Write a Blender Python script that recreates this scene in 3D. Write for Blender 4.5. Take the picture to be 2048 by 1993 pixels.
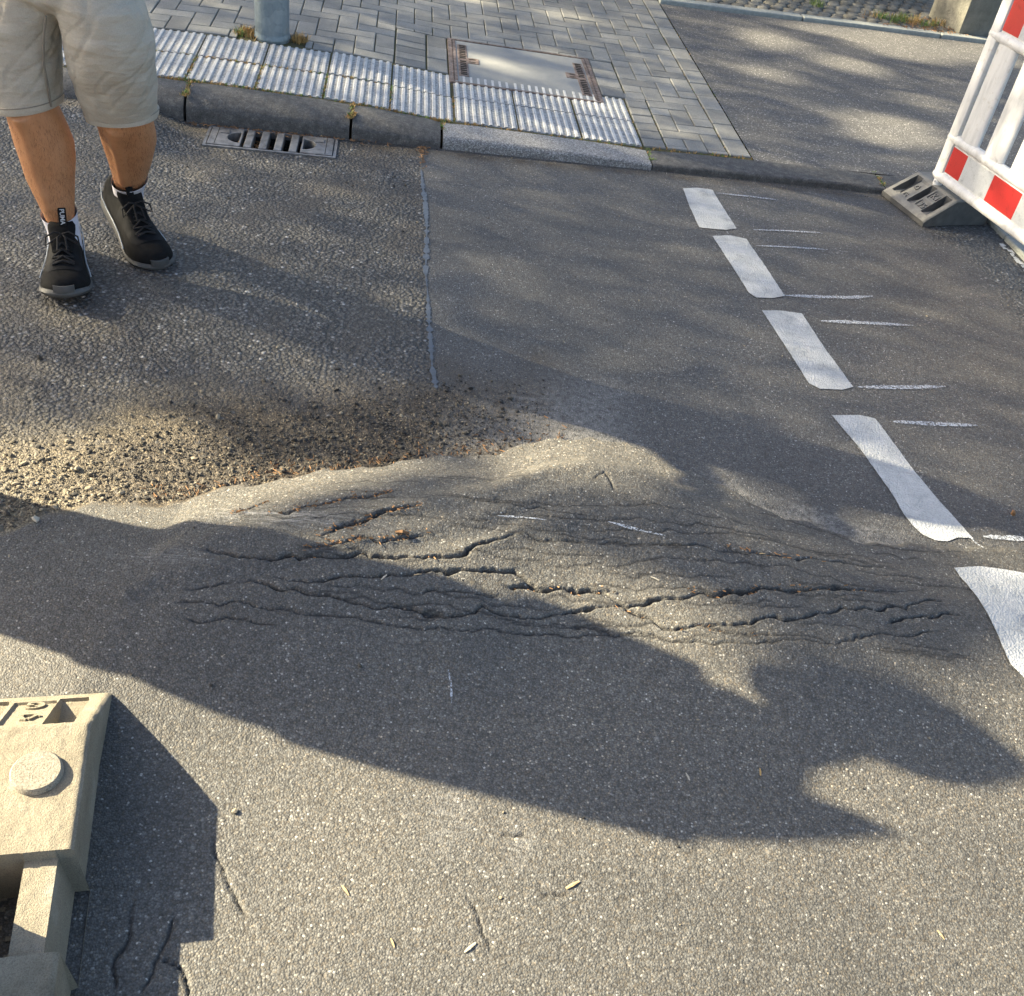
import bpy, bmesh, math, random
import numpy as np
from mathutils import Vector, Matrix, Quaternion, geometry
random.seed(7); rng = np.random.default_rng(7)
for o in list(bpy.data.objects): bpy.data.objects.remove(o)
scn = bpy.context.scene
COL = scn.collection

# ---------------------------------------------------------------- camera
CAM_F, CAM_PITCH, CAM_ROLL, CAM_H = 2100.0, 0.688, -0.169, 1.83
cam_fw = np.array([0, math.cos(CAM_PITCH), -math.sin(CAM_PITCH)]); _r = np.array([1., 0, 0]); _d = np.cross(cam_fw, _r)
cam_r = math.cos(CAM_ROLL)*_r + math.sin(CAM_ROLL)*_d
cam_d = -math.sin(CAM_ROLL)*_r + math.cos(CAM_ROLL)*_d
cd = bpy.data.cameras.new('Camera'); cam = bpy.data.objects.new('Camera', cd); COL.objects.link(cam)
cd.sensor_fit = 'HORIZONTAL'; cd.sensor_width = 36; cd.lens = CAM_F/2048*36; cd.clip_start = .05; cd.clip_end = 500
M = Matrix(((cam_r[0], -cam_d[0], -cam_fw[0], 0), (cam_r[1], -cam_d[1], -cam_fw[1], 0), (cam_r[2], -cam_d[2], -cam_fw[2], CAM_H), (0, 0, 0, 1)))
cam.matrix_world = M
scn.camera = cam
def in_view(p, m=0.04):
    v = np.array(p)-np.array([0, 0, CAM_H]); z = v@cam_fw
    if z <= .1: return False, 0
    x = .5+CAM_F*(v@cam_r)/z/2048; y = .5+CAM_F*(v@cam_d)/z/1993
    return (-m < x < 1+m and -m < y < 1+m), CAM_F/z

# ---------------------------------------------------------------- light
SUN = Vector((-.8758, .1617, .4548)).normalized()
w = bpy.data.worlds.new('World'); scn.world = w; w.use_nodes = True
wn = w.node_tree; bg = wn.nodes['Background']
sky = wn.nodes.new('ShaderNodeTexSky'); sky.sky_type = 'NISHITA'; sky.sun_disc = False
sky.sun_elevation = math.asin(SUN.z); sky.sun_rotation = math.atan2(SUN.x, SUN.y); sky.air_density = 1.0; sky.dust_density = 2.6; sky.ozone_density = .6
wn.links.new(sky.outputs[0], bg.inputs[0]); bg.inputs[1].default_value = .064
sl = bpy.data.lights.new('Sun', 'SUN'); sl.energy = 5.0; sl.angle = math.radians(.55); sl.color = (1, .865, .60)
so = bpy.data.objects.new('Sun', sl); COL.objects.link(so); so.rotation_mode = 'QUATERNION'; so.rotation_quaternion = SUN.to_track_quat('Z', 'Y'); so.location = (-8, 2, 6)
scn.view_settings.view_transform = 'Standard'; scn.view_settings.look = 'None'; scn.view_settings.gamma = 1; scn.view_settings.use_curve_mapping = False
scn.view_settings.exposure = 2.45

# ---------------------------------------------------------------- mesh helpers
class MB:
    def __init__(s): s.v = []; s.f = []; s.m = []
    def add(s, vs, fs, mi=0):
        b = len(s.v); s.v += [tuple(map(float, p)) for p in vs]; s.f += [tuple(b+i for i in f) for f in fs]; s.m += [mi]*len(fs)
    def box(s, x0, x1, y0, y1, z0, z1, mi=0):
        s.add([(x0,y0,z0),(x1,y0,z0),(x1,y1,z0),(x0,y1,z0),(x0,y0,z1),(x1,y0,z1),(x1,y1,z1),(x0,y1,z1)],
              [(0,3,2,1),(4,5,6,7),(0,1,5,4),(1,2,6,5),(2,3,7,6),(3,0,4,7)], mi)
    def loft(s, rings, cap=True, closed=True, mi=0):
        n = len(rings[0]); b = len(s.v)
        for r in rings: s.v += [tuple(map(float, p)) for p in r]
        for i in range(len(rings)-1):
            for j in range(n if closed else n-1):
                k = (j+1) % n; s.f.append((b+i*n+j, b+i*n+k, b+(i+1)*n+k, b+(i+1)*n+j)); s.m.append(mi)
        if cap:
            s.f.append(tuple(b+j for j in reversed(range(n)))); s.m.append(mi)
            s.f.append(tuple(b+(len(rings)-1)*n+j for j in range(n))); s.m.append(mi)
    def tube(s, pts, rad, n=8, cap=True, mi=0, flat=1.0):
        P = [Vector(p) for p in pts]; R = rad if hasattr(rad, '__len__') else [rad]*len(P); rings = []; up = None
        for i, p in enumerate(P):
            t = (P[min(i+1, len(P)-1)]-P[max(i-1, 0)]).normalized()
            if up is None:
                up = Vector((0,0,1)) if abs(t.z) < .9 else Vector((1,0,0))
            a = t.cross(up).normalized(); b2 = a.cross(t).normalized(); up = b2
            rings.append([p+a*R[i]*math.cos(2*math.pi*k/n)+b2*R[i]*flat*math.sin(2*math.pi*k/n) for k in range(n)])
        s.loft(rings, cap, True, mi)
    def prism(s, poly, z0, z1, holes=(), mi=0, tf=None):
        loops = [list(poly)]+[list(h) for h in holes]; allp = [p for l in loops for p in l]
        tris = geometry.tessellate_polygon([[Vector((p[0], p[1], 0)) for p in l] for l in loops])
        n = len(allp); vs = [(p[0], p[1], z0) for p in allp]+[(p[0], p[1], z1) for p in allp]
        fs = []
        for t in tris:
            a, b_, c = [Vector(allp[i]) for i in t]
            if (b_-a).cross(c-a) < 0: t = (t[0], t[2], t[1])
            fs.append(tuple(i+n for i in t)); fs.append((t[0], t[2], t[1]))
        o = 0
        for l in loops:
            for i in range(len(l)):
                j = (i+1) % len(l); fs.append((o+i, o+j, o+j+n, o+i+n))
            o += len(l)
        if tf: vs = [tf(p) for p in vs]
        s.add(vs, fs, mi)
    def mesh(s, name, mats, smooth=None):
        me = bpy.data.meshes.new(name); me.from_pydata(s.v, [], s.f); 
        for m in (mats if isinstance(mats, (list, tuple)) else [mats]): me.materials.append(m)
        if any(s.m): me.polygons.foreach_set('material_index', s.m)
        bm = bmesh.new(); bm.from_mesh(me); bmesh.ops.recalc_face_normals(bm, faces=bm.faces); bm.to_mesh(me); bm.free()
        if smooth is not None:
            me.polygons.foreach_set('use_smooth', [True]*len(me.polygons)); me.set_sharp_from_angle(angle=math.radians(smooth))
        me.update(); return me
    def build(s, name, mats, parent=None, smooth=None, bevel=0, seg=2):
        me = s.mesh(name, mats, None)
        if bevel:
            bm = bmesh.new(); bm.from_mesh(me); bmesh.ops.remove_doubles(bm, verts=bm.verts, dist=1e-5)
            ed = [e for e in bm.edges if len(e.link_faces) == 2 and e.calc_face_angle() > .5]
            bmesh.ops.bevel(bm, geom=ed, offset=bevel, segments=seg, affect='EDGES', profile=.5, clamp_overlap=True); bm.to_mesh(me); bm.free()
        if smooth is not None:
            me.polygons.foreach_set('use_smooth', [True]*len(me.polygons)); me.set_sharp_from_angle(angle=math.radians(smooth))
        return link(name, me, parent)
def link(name, me, parent=None):
    o = bpy.data.objects.new(name, me); COL.objects.link(o)
    if parent is not None: o.parent = parent
    return o
def empty(name, loc=(0,0,0), rz=0):
    o = bpy.data.objects.new(name, None); COL.objects.link(o); o.location = loc; o.rotation_euler = (0, 0, rz); o.empty_display_size = .1; return o
def tag(o, label=None, cat=None, group=None, kind=None):
    if label: o['label'] = label
    if cat: o['category'] = cat
    if group: o['group'] = group
    if kind: o['kind'] = kind
    return o
def text_mesh(txt, size, depth, name, mat, parent, loc, rot, sx=1.0):
    cu = bpy.data.curves.new(name, 'FONT'); cu.body = txt; cu.size = size; cu.extrude = depth; cu.align_x = 'CENTER'; cu.align_y = 'CENTER'; cu.offset = size*.012
    to = bpy.data.objects.new(name, cu); COL.objects.link(to); dg = bpy.context.evaluated_depsgraph_get()
    me = bpy.data.meshes.new_from_object(to.evaluated_get(dg)); bpy.data.objects.remove(to); me.name = name
    me.materials.clear(); me.materials.append(mat)
    o = link(name, me, parent); o.location = loc; o.rotation_euler = rot; o.scale = (sx, 1, 1); return o

# ---------------------------------------------------------------- materials
class NT:
    def __init__(s, name):
        s.mat = bpy.data.materials.new(name); s.mat.use_nodes = True; s.t = s.mat.node_tree; s.p = s.t.nodes['Principled BSDF']
        s.tc = s.t.nodes.new('ShaderNodeTexCoord'); s.co = s.tc.outputs['Object']
    def n(s, ty, **kw):
        nd = s.t.nodes.new('ShaderNode'+ty)
        for k, v in kw.items():
            if hasattr(nd, k) and k not in nd.inputs: setattr(nd, k, v)
            else: s.set(nd.inputs[k], v)
        return nd
    def set(s, sock, v):
        if isinstance(v, bpy.types.NodeSocket): s.t.links.new(v, sock)
        else:
            if sock.type == 'RGBA' and len(v) == 3: v = (*v, 1)
            sock.default_value = v
    def noise(s, scale, detail=3, rough=.55, co=None):
        return s.n('TexNoise', Vector=co or s.co, Scale=scale, Detail=detail, Roughness=rough).outputs['Fac']
    def voro(s, scale, feature='F1', co=None, rnd=1.0):
        nd = s.n('TexVoronoi', feature=feature); s.set(nd.inputs['Vector'], co or s.co); nd.inputs['Scale'].default_value = scale; nd.inputs['Randomness'].default_value = rnd; return nd
    def ramp(s, fac, stops, interp='LINEAR'):
        nd = s.t.nodes.new('ShaderNodeValToRGB'); cr = nd.color_ramp; cr.interpolation = interp
        while len(cr.elements) < len(stops): cr.elements.new(.5)
        for e, (p, c) in zip(cr.elements, stops):
            e.position = p; e.color = (*(c if hasattr(c, '__len__') else (c, c, c)), 1)
        s.set(nd.inputs[0], fac); return nd.outputs[0]
    def mix(s, fac, a, b, mode='MIX'):
        nd = s.t.nodes.new('ShaderNodeMix'); nd.data_type = 'RGBA'; nd.blend_type = mode
        s.set(nd.inputs[0], fac); s.set(nd.inputs[6], a); s.set(nd.inputs[7], b); return nd.outputs[2]
    def math(s, op, a, b=0., c=None):
        nd = s.t.nodes.new('ShaderNodeMath'); nd.operation = op; s.set(nd.inputs[0], a); s.set(nd.inputs[1], b)
        if c is not None: s.set(nd.inputs[2], c)
        return nd.outputs[0]
    def lerp(s, f, a, b):
        nd = s.t.nodes.new('ShaderNodeMix'); nd.data_type = 'FLOAT'; s.set(nd.inputs[0], f); s.set(nd.inputs[2], a); s.set(nd.inputs[3], b); return nd.outputs[0]
    def bump(s, h, dist, strength=1.0, prev=None):
        nd = s.t.nodes.new('ShaderNodeBump'); nd.inputs['Distance'].default_value = dist; s.set(nd.inputs['Strength'], strength); s.set(nd.inputs['Height'], h)
        if prev is not None: s.set(nd.inputs['Normal'], prev)
        return nd.outputs[0]
    def out(s, col, rough=.6, normal=None, metal=0., spec=.5):
        s.set(s.p.inputs['Base Color'], col); s.set(s.p.inputs['Roughness'], rough); s.set(s.p.inputs['Metallic'], metal); s.set(s.p.inputs['Specular IOR Level'], spec)
        if normal is not None: s.set(s.p.inputs['Normal'], normal)
        return s.mat
def simple(name, col, rough=.6, var=.15, scale=20, bscale=200, bdist=.0006, metal=0., spec=.5):
    t = NT(name); nz = t.noise(scale, 4); c0 = tuple(c*(1-var) for c in col); c1 = tuple(min(1, c*(1+var)) for c in col)
    return t.out(t.ramp(nz, [(.3, c0), (.7, c1)]), rough, t.bump(t.noise(bscale, 3), bdist), metal, spec)

def mat_asphalt_basic(name, tint=1.0, scale=150, cdist=.0025):
    t = NT(name); v = t.voro(scale); sep = t.n('SeparateColor', Color=v.outputs['Color'])
    agg = t.ramp(sep.outputs[0], [(0, .042*tint), (.5, .066*tint), (.85, .088*tint), (.95, .12*tint), (1, .30*tint)])
    big = t.noise(1.7, 5, .6); col = t.mix(1, agg, t.ramp(big, [(.3, (.82,.82,.84)), (.7, (1.15,1.12,1.06))]), 'MULTIPLY')
    h = t.math('ADD', t.math('MULTIPLY', v.outputs['Distance'], -1.2), t.noise(scale*.5, 4, .7))
    return t.out(col, .78, t.bump(h, cdist), 0, .45)

def mat_road():
    t = NT('road_asphalt')
    A = t.n('Attribute', attribute_name='maskA'); B = t.n('Attribute', attribute_name='maskB')
    sa = t.n('SeparateColor', Color=A.outputs['Color']); sb = t.n('SeparateColor', Color=B.outputs['Color'])
    over, coarse, dirt = sa.outputs; dust, crack, wear = sb.outputs; big = A.outputs['Alpha']; med = B.outputs['Alpha']
    v1 = t.voro(235); v2 = t.voro(84); c1 = t.n('SeparateColor', Color=v1.outputs['Color']); c2 = t.n('SeparateColor', Color=v2.outputs['Color'])
    nA = t.noise(330, 2, .6); nB = t.noise(48, 3, .7)
    fine = t.ramp(c1.outputs[0], [(0, .050), (.4, .068), (.8, .090), (.94, .11), (.985, .17), (1, .32)])
    crs = t.ramp(c2.outputs[1], [(0, .036), (.5, .066), (.88, .095), (.97, .15), (1, .34)])
    crs = t.mix(1, crs, t.ramp(v2.outputs['Distance'], [(.22, 1.35), (.62, .26)]), 'MULTIPLY'); crs = t.mix(t.math('MULTIPLY', dirt, .6), crs, fine)  # gaps between coarse grains darkened, cavity shade painted into the colour
    fine = t.mix(1, fine, t.ramp(v1.outputs['Distance'], [(.30, 1.1), (.75, .55)]), 'MULTIPLY')  # pits around the fine grains get painted shade too
    col = t.mix(t.lerp(coarse, .10, .80), fine, crs)
    col = t.mix(.8, col, t.ramp(c1.outputs[2], [(0, (.97,1,1.04)), (.6, (1,1,1)), (1, (1.16,1.0,.80))]), 'MULTIPLY')
    col = t.mix(1, col, t.ramp(nA, [(.3, .62), (.5, 1.0), (.72, 1.35)]), 'MULTIPLY')
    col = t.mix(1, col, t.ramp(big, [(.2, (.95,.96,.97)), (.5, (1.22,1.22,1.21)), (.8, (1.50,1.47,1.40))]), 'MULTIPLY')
    col = t.mix(1, col, t.ramp(nB, [(.3, .82), (.7, 1.18)]), 'MULTIPLY')
    col = t.mix(over, col, t.mix(1, col, (.98,.955,.895), 'MULTIPLY'))
    fd = t.math('MULTIPLY', dirt, t.ramp(t.math('ADD', nB, t.math('MULTIPLY', c2.outputs[0], .25)), [(.30, .0), (.52, .96)]))
    soil = t.mix(med, t.ramp(c1.outputs[1], [(0, (.014,.010,.006)), (.6, (.036,.026,.015)), (.9, (.085,.062,.036)), (1, (.2,.16,.10))]), t.ramp(c1.outputs[1], [(0, (.035,.027,.016)), (.5, (.105,.083,.050)), (.85, (.17,.138,.085)), (1, (.32,.27,.18))]))
    col = t.mix(fd, col, soil)
    col = t.mix(t.math('MULTIPLY', dust, t.ramp(t.math('ADD', t.math('MULTIPLY', nB, .6), t.math('MULTIPLY', nA, .4)), [(.40, .0), (.64, .85)])), col, (.25,.248,.24))
    st = t.noise(1, 3, .7, t.n('Mapping', Vector=t.co, Scale=(18, 130, 40)).outputs[0])
    col = t.mix(t.math('MULTIPLY', wear, t.ramp(st, [(.46, 0), (.62, .7)])), col, (.33,.33,.325))
    col = t.mix(t.math('MULTIPLY', crack, .9), col, (.010,.009,.008))
    h = t.math('ADD', t.math('MULTIPLY', v1.outputs['Distance'], -.0018), t.math('MULTIPLY', nA, .0018))
    hc = t.math('ADD', t.math('MULTIPLY', v2.outputs['Distance'], -.0100), t.math('MULTIPLY', nB, .007))
    nrm = t.bump(t.math('ADD', t.math('MULTIPLY', h, t.lerp(over, 1.0, .62)), t.math('MULTIPLY', hc, t.math('MULTIPLY', t.lerp(coarse, .02, .85), t.math('SUBTRACT', 1.0, t.math('MULTIPLY', dirt, .8))))), 1.0, 1.0)
    return t.out(col, .66, nrm, 0, .5)

MAT = {}
def init_mats():
    MAT['road'] = mat_road()
    MAT['drive'] = mat_asphalt_basic('driveway_asphalt', 1.32, 190, .0016)
    t = NT('kerb_dark'); v = t.voro(260); nz = t.noise(30, 5, .65)
    col = t.mix(1, t.ramp(nz, [(.3, (.050,.050,.050)), (.55, (.088,.087,.085)), (.75, (.15,.145,.132))]), t.ramp(v.outputs['Color'], [(0, .6), (.8, 1.15), (1, 1.9)]), 'MULTIPLY')
    MAT['kerb'] = t.out(col, .75, t.bump(t.math('ADD', t.noise(150, 4, .7), t.math('MULTIPLY', t.noise(25, 3), 1.2)), .004), 0, .4)
    t = NT('kerb_granite'); v = t.voro(240); s3 = t.n('SeparateColor', Color=v.outputs['Color'])
    col = t.mix(.6, t.ramp(t.noise(110, 4, .7), [(.35, .08), (.5, .19), (.65, .34)]), t.ramp(s3.outputs[0], [(0, .06), (.6, .22), (1, .5)]))
    MAT['granite'] = t.out(col, .7, t.bump(t.noise(160, 4, .7), .0035), 0, .45)
    t = NT('paver_concrete'); oi = t.n('ObjectInfo'); pos = t.n('NewGeometry').outputs['Position']
    base = t.ramp(oi.outputs['Random'], [(0, (.160,.160,.150)), (.25, (.190,.190,.178)), (.8, (.210,.210,.196)), (1, (.235,.233,.216))])
    col = t.mix(1, base, t.ramp(t.noise(7, 5, .65, pos), [(.3, .80), (.7, 1.18)]), 'MULTIPLY'); v = t.voro(330, co=pos); col = t.mix(.5, col, t.mix(1, col, t.ramp(v.outputs['Color'], [(0, .6), (.7, 1.1), (1, 1.8)]), 'MULTIPLY'))
    MAT['paver'] = t.out(col, .8, t.bump(t.noise(260, 3, .7, pos), .0016), 0, .4)
    t = NT('joint_moss'); nz = t.noise(40, 5, .7); col = t.ramp(nz, [(.3, (.045,.04,.03)), (.48, (.11,.09,.05)), (.6, (.07,.085,.025)), (.75, (.17,.13,.06))])
    MAT['joint'] = t.out(col, .95, t.bump(t.noise(300, 3), .003), 0, .2)
    t = NT('tactile_white'); pos = t.n('NewGeometry').outputs['Position']; col = t.mix(1, t.ramp(t.noise(9, 5, .65, pos), [(.3, (.46,.46,.445)), (.7, (.62,.615,.595))]), t.ramp(t.noise(220, 3, .7, pos), [(.3, .62), (.55, 1.05)]), 'MULTIPLY'); col = t.mix(1, col, t.ramp(t.noise(34, 6, .8, pos), [(.33, .45), (.45, 1.0)]), 'MULTIPLY')
    MAT['rib'] = t.out(col, .9, t.bump(t.noise(240, 3), .0016), 0, .15)
    t = NT('tactile_groove'); pos = t.n('NewGeometry').outputs['Position']; col = t.ramp(t.noise(75, 6, .85, pos), [(.34, (.10,.10,.095)), (.48, (.30,.30,.29)), (.64, (.50,.50,.485))])
    MAT['groove'] = t.out(col, .8, t.bump(t.noise(240, 3), .0025), 0, .3)
    t = NT('cover_concrete'); nz = t.noise(6, 6, .65); col = t.mix(1, t.ramp(nz, [(.3, (.185,.192,.19)), (.7, (.26,.265,.255))]), t.ramp(t.noise(190, 4, .75), [(.3, .8), (.55, 1.04), (.75, 1.2)]), 'MULTIPLY')
    MAT['cover'] = t.out(col, .7, t.bump(t.noise(220, 3), .0012), 0, .45)
    t = NT('rusty_frame'); nz = t.noise(35, 5, .7); MAT['rust'] = t.out(t.ramp(nz, [(.3, (.075,.05,.038)), (.5, (.17,.125,.10)), (.7, (.30,.245,.215))]), .65, t.bump(t.noise(160, 4), .0015), .25, .5)
    t = NT('drain_iron'); nz = t.noise(30, 5, .7); MAT['iron'] = t.out(t.ramp(nz, [(.3, (.10,.095,.09)), (.5, (.20,.20,.205)), (.75, (.32,.31,.30))]), .45, t.bump(t.noise(120, 4), .0012), .55, .5)
    MAT['pit'] = simple('drain_pit', (.02,.018,.015), .95)
    t = NT('galvanised'); v = t.voro(38); m2 = t.n('Mapping', Vector=t.co, Scale=(1, 1, .25)); nz = t.noise(16, 6, .7, m2.outputs[0])
    col = t.mix(.5, t.ramp(v.outputs['Color'], [(0, (.10,.145,.185)), (1, (.24,.30,.335))]), t.ramp(nz, [(.35, (.09,.14,.185)), (.6, (.25,.30,.325)), (.75, (.24,.23,.19))]))
    MAT['galv'] = t.out(col, .5, t.bump(t.noise(60, 4), .0015), .45, .5)
    t = NT('white_paint'); nz = t.noise(260, 4, .75); big = t.noise(12, 5, .65)
    col = t.mix(1, t.ramp(big, [(.3, (.27,.285,.295)), (.45, (.40,.415,.42)), (.7, (.50,.51,.515))]), t.ramp(nz, [(.30, .35), (.42, .92), (.7, 1.06)]), 'MULTIPLY')
    m2 = t.n('Mapping', Vector=t.co, Scale=(9, 60, 9), Rotation=(0, 0, .15)); st = t.ramp(t.noise(1, 5, .7, m2.outputs[0]), [(.55, 1.0), (.72, .78)]); col = t.mix(1, col, st, 'MULTIPLY')
    MAT['paint'] = t.out(col, .6, t.bump(t.math('ADD', t.math('MULTIPLY', t.voro(150).outputs['Distance'], -.8), t.math('MULTIPLY', t.noise(300, 2), .5)), .0028), 0, .35)
    t = NT('chalk'); nz = t.noise(170, 5, .75); t.set(t.p.inputs['Alpha'], t.ramp(nz, [(.42, 0), (.56, .8)])); MAT['chalk'] = t.out((.52,.56,.62), .85, t.bump(t.noise(200, 3), .003))
    t = NT('sealant'); MAT['seal'] = t.out(t.ramp(t.noise(40, 4), [(.3, (.045,.05,.058)), (.7, (.075,.085,.10))]), .36, t.bump(t.noise(70, 3), .002), 0, .7)
    t = NT('base_beige'); nz = t.noise(420, 3, .75); big = t.noise(9, 6, .65)
    col = t.mix(1, t.ramp(big, [(.28, (.135,.118,.088)), (.42, (.205,.182,.138)), (.6, (.245,.220,.170)), (.72, (.29,.27,.225))]), t.ramp(nz, [(.32, .62), (.5, 1.0), (.68, 1.22)]), 'MULTIPLY')
    MAT['beige'] = t.out(col, .88, t.bump(t.math('ADD', t.noise(330, 3, .75), t.math('MULTIPLY', t.noise(45, 4), .8)), .003), 0, .3)
    t = NT('disc_grey'); MAT['disc'] = t.out(t.ramp(t.noise(330, 3, .75), [(.35, (.14,.128,.10)), (.5, (.25,.23,.19)), (.65, (.34,.32,.27))]), .9, t.bump(t.noise(330, 3, .75), .003), 0, .3)
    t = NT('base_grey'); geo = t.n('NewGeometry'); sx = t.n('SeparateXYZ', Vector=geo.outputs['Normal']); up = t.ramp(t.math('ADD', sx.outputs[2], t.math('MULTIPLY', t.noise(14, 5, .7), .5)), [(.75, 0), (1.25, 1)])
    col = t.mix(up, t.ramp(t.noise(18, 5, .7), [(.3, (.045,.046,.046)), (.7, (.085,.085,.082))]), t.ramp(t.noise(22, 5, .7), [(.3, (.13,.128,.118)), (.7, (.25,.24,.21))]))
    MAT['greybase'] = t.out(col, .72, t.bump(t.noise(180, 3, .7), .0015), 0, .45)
    t = NT('barrier_white'); m2 = t.n('Mapping', Vector=t.co, Scale=(12, 12, 2)); nz = t.noise(2, 6, .7, m2.outputs[0])
    col = t.mix(t.ramp(t.noise(26, 6, .75), [(.57, 0), (.72, .75)]), t.ramp(nz, [(.3, (.44,.45,.45)), (.55, (.60,.605,.60))]), (.36,.33,.27))
    MAT['bwhite'] = t.out(col, .42, t.bump(t.noise(30, 3), .0008), 0, .5)
    def film(name, c):
        t = NT(name); scr = t.ramp(t.noise(30, 6, .8), [(.55, 1.0), (.70, .62)])
        v = t.voro(260); return t.out(t.mix(1, t.mix(1, c, t.ramp(v.outputs['Color'], [(0, .92), (1, 1.06)]), 'MULTIPLY'), scr, 'MULTIPLY'), .38, t.bump(t.noise(12, 3), .001), 0, .6)
    MAT['film_red'] = film('film_red', (.42,.018,.016)); MAT['film_white'] = film('film_white', (.44,.46,.475))
    # person
    t = NT('skin'); m2 = t.n('Mapping', Vector=t.co, Scale=(160, 160, 38)); hair = t.ramp(t.noise(1, 3, .8, m2.outputs[0]), [(.28, .70), (.42, 1.0), (.7, 1.05)])
    c = t.mix(1, t.ramp(t.noise(14, 5, .6), [(.28, (.36,.165,.075)), (.5, (.42,.20,.092)), (.72, (.47,.235,.115))]), hair, 'MULTIPLY')
    t.set(t.p.inputs['Subsurface Weight'], .06); t.p.inputs['Subsurface Radius'].default_value = (.012, .005, .003); MAT['skin'] = t.out(c, .52, t.bump(t.noise(120, 4, .7), .0012), 0, .45)
    t = NT('shorts_cotton'); wv = t.n('TexWave', Vector=t.co, Scale=240, Distortion=1.5); big = t.noise(7, 6, .65)
    col = t.mix(1, t.ramp(big, [(.3, (.36,.33,.275)), (.7, (.44,.41,.35))]), t.ramp(t.noise(300, 3, .7), [(.3, .88), (.7, 1.08)]), 'MULTIPLY')
    m3 = t.n('Mapping', Vector=t.co, Scale=(7, 7, 26), Rotation=(.1, .35, 0)); fold = t.noise(1, 4, .5, m3.outputs[0])
    MAT['shorts'] = t.out(col, .9, t.bump(t.noise(260, 3), .0006, 1, t.bump(fold, .014, .8)), 0, .2)
    MAT['stitch'] = simple('shorts_stitch', (.20,.18,.15), .9)
    MAT['shoe'] = simple('shoe_black', (.006,.0065,.007), .85, .4, 60, 500, .0006, 0, .15)
    MAT['shoe2'] = simple('shoe_overlay', (.009,.010,.0115), .6, .3, 40, 300, .0004, 0, .08)
    MAT['lace'] = simple('lace_black', (.006,.006,.007), .85); MAT['sole'] = simple('sole_grey', (.060,.063,.064), .6, .2, 40)
    MAT['outsole'] = simple('outsole_dark', (.03,.03,.03), .8); MAT['sock'] = simple('sock_white', (.52,.52,.58), .9, .06, 40, 300, .001)
    MAT['tab'] = simple('tab_print', (.42,.43,.44), .5); MAT['silver'] = simple('shoe_piping', (.38,.42,.44), .35, .1)
    MAT['shirt'] = simple('shirt_cotton', (.05,.07,.12), .9, .2); MAT['hair'] = simple('hair_brown', (.05,.03,.02), .7); MAT['jeans'] = simple('trousers', (.06,.07,.10), .9)
    MAT['straw'] = simple('dry_grass', (.42,.27,.10), .8, .45, 60); MAT['green'] = simple('green_grass', (.13,.20,.045), .7, .5, 50)
    MAT['needle'] = simple('litter_orange', (.20,.105,.045), .8, .5, 40); MAT['chip'] = simple('wood_chip', (.42,.31,.17), .8, .3, 60); MAT['pale'] = simple('pale_chip', (.40,.37,.30), .8, .2, 60)
    MAT['stone_d'] = simple('gravel_dark', (.030,.028,.025), .85, .5, 45, 300, .001); MAT['stone_m'] = simple('gravel_mid', (.075,.066,.050), .85, .5, 45, 300, .001); MAT['stone_l'] = simple('gravel_light', (.24,.205,.145), .85, .35, 45, 300, .001)
    t = NT('pillar_concrete'); MAT['pillar'] = t.out(t.ramp(t.noise(9, 6, .7), [(.3, (.12,.12,.10)), (.7, (.23,.22,.185))]), .9, t.bump(t.noise(60, 5, .7), .006), 0, .3)
    MAT['tyre'] = simple('tyre_rubber', (.012,.012,.013), .8); MAT['rim'] = simple('rim_metal', (.25,.25,.26), .35, .1, metal=.8); MAT['car'] = simple('car_paint', (.02,.022,.026), .3, .05, spec=.6); MAT['glass'] = simple('car_glass', (.02,.025,.03), .08, .05)
    MAT['leaf'] = simple('tree_leaf', (.055,.11,.025), .6, .4, 3); MAT['bark'] = simple('tree_bark', (.10,.075,.05), .9, .3, 8, 40, .02)
    MAT['cobble'] = simple('cobble_stone', (.15,.145,.125), .85, .4, 9, 120, .004); MAT['soil'] = simple('verge_soil', (.09,.075,.045), .95, .5, 6, 60, .01)
    t = NT('concrete_slab'); MAT['slab'] = t.out(t.ramp(t.noise(40, 6, .7), [(.3, (.20,.215,.205)), (.7, (.32,.335,.315))]), .8, t.bump(t.noise(220, 3), .002), 0, .4)
init_mats()
# ================================================================ the street's own frame: s along the kerb, t away from the road
KO = np.array([-.842, 4.719]); KA = .1735; KU = np.array([math.cos(KA), math.sin(KA)]); KV = np.array([-math.sin(KA), math.cos(KA)])
def st2w(s, t): return KO[0]+s*KU[0]+t*KV[0], KO[1]+s*KU[1]+t*KV[1]
def w2st(x, y): return (x-KO[0])*KU[0]+(y-KO[1])*KU[1], (x-KO[0])*KV[0]+(y-KO[1])*KV[1]
ZS = np.array([(-60,.12),(-.87,.12),(-.16,.095),(.24,.06),(1.2,.032),(60,.03)])
def zs(s): return np.interp(s, ZS[:,0], ZS[:,1])
def K3(s, t, z): x, y = st2w(s, t); return (x, y, z)

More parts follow.
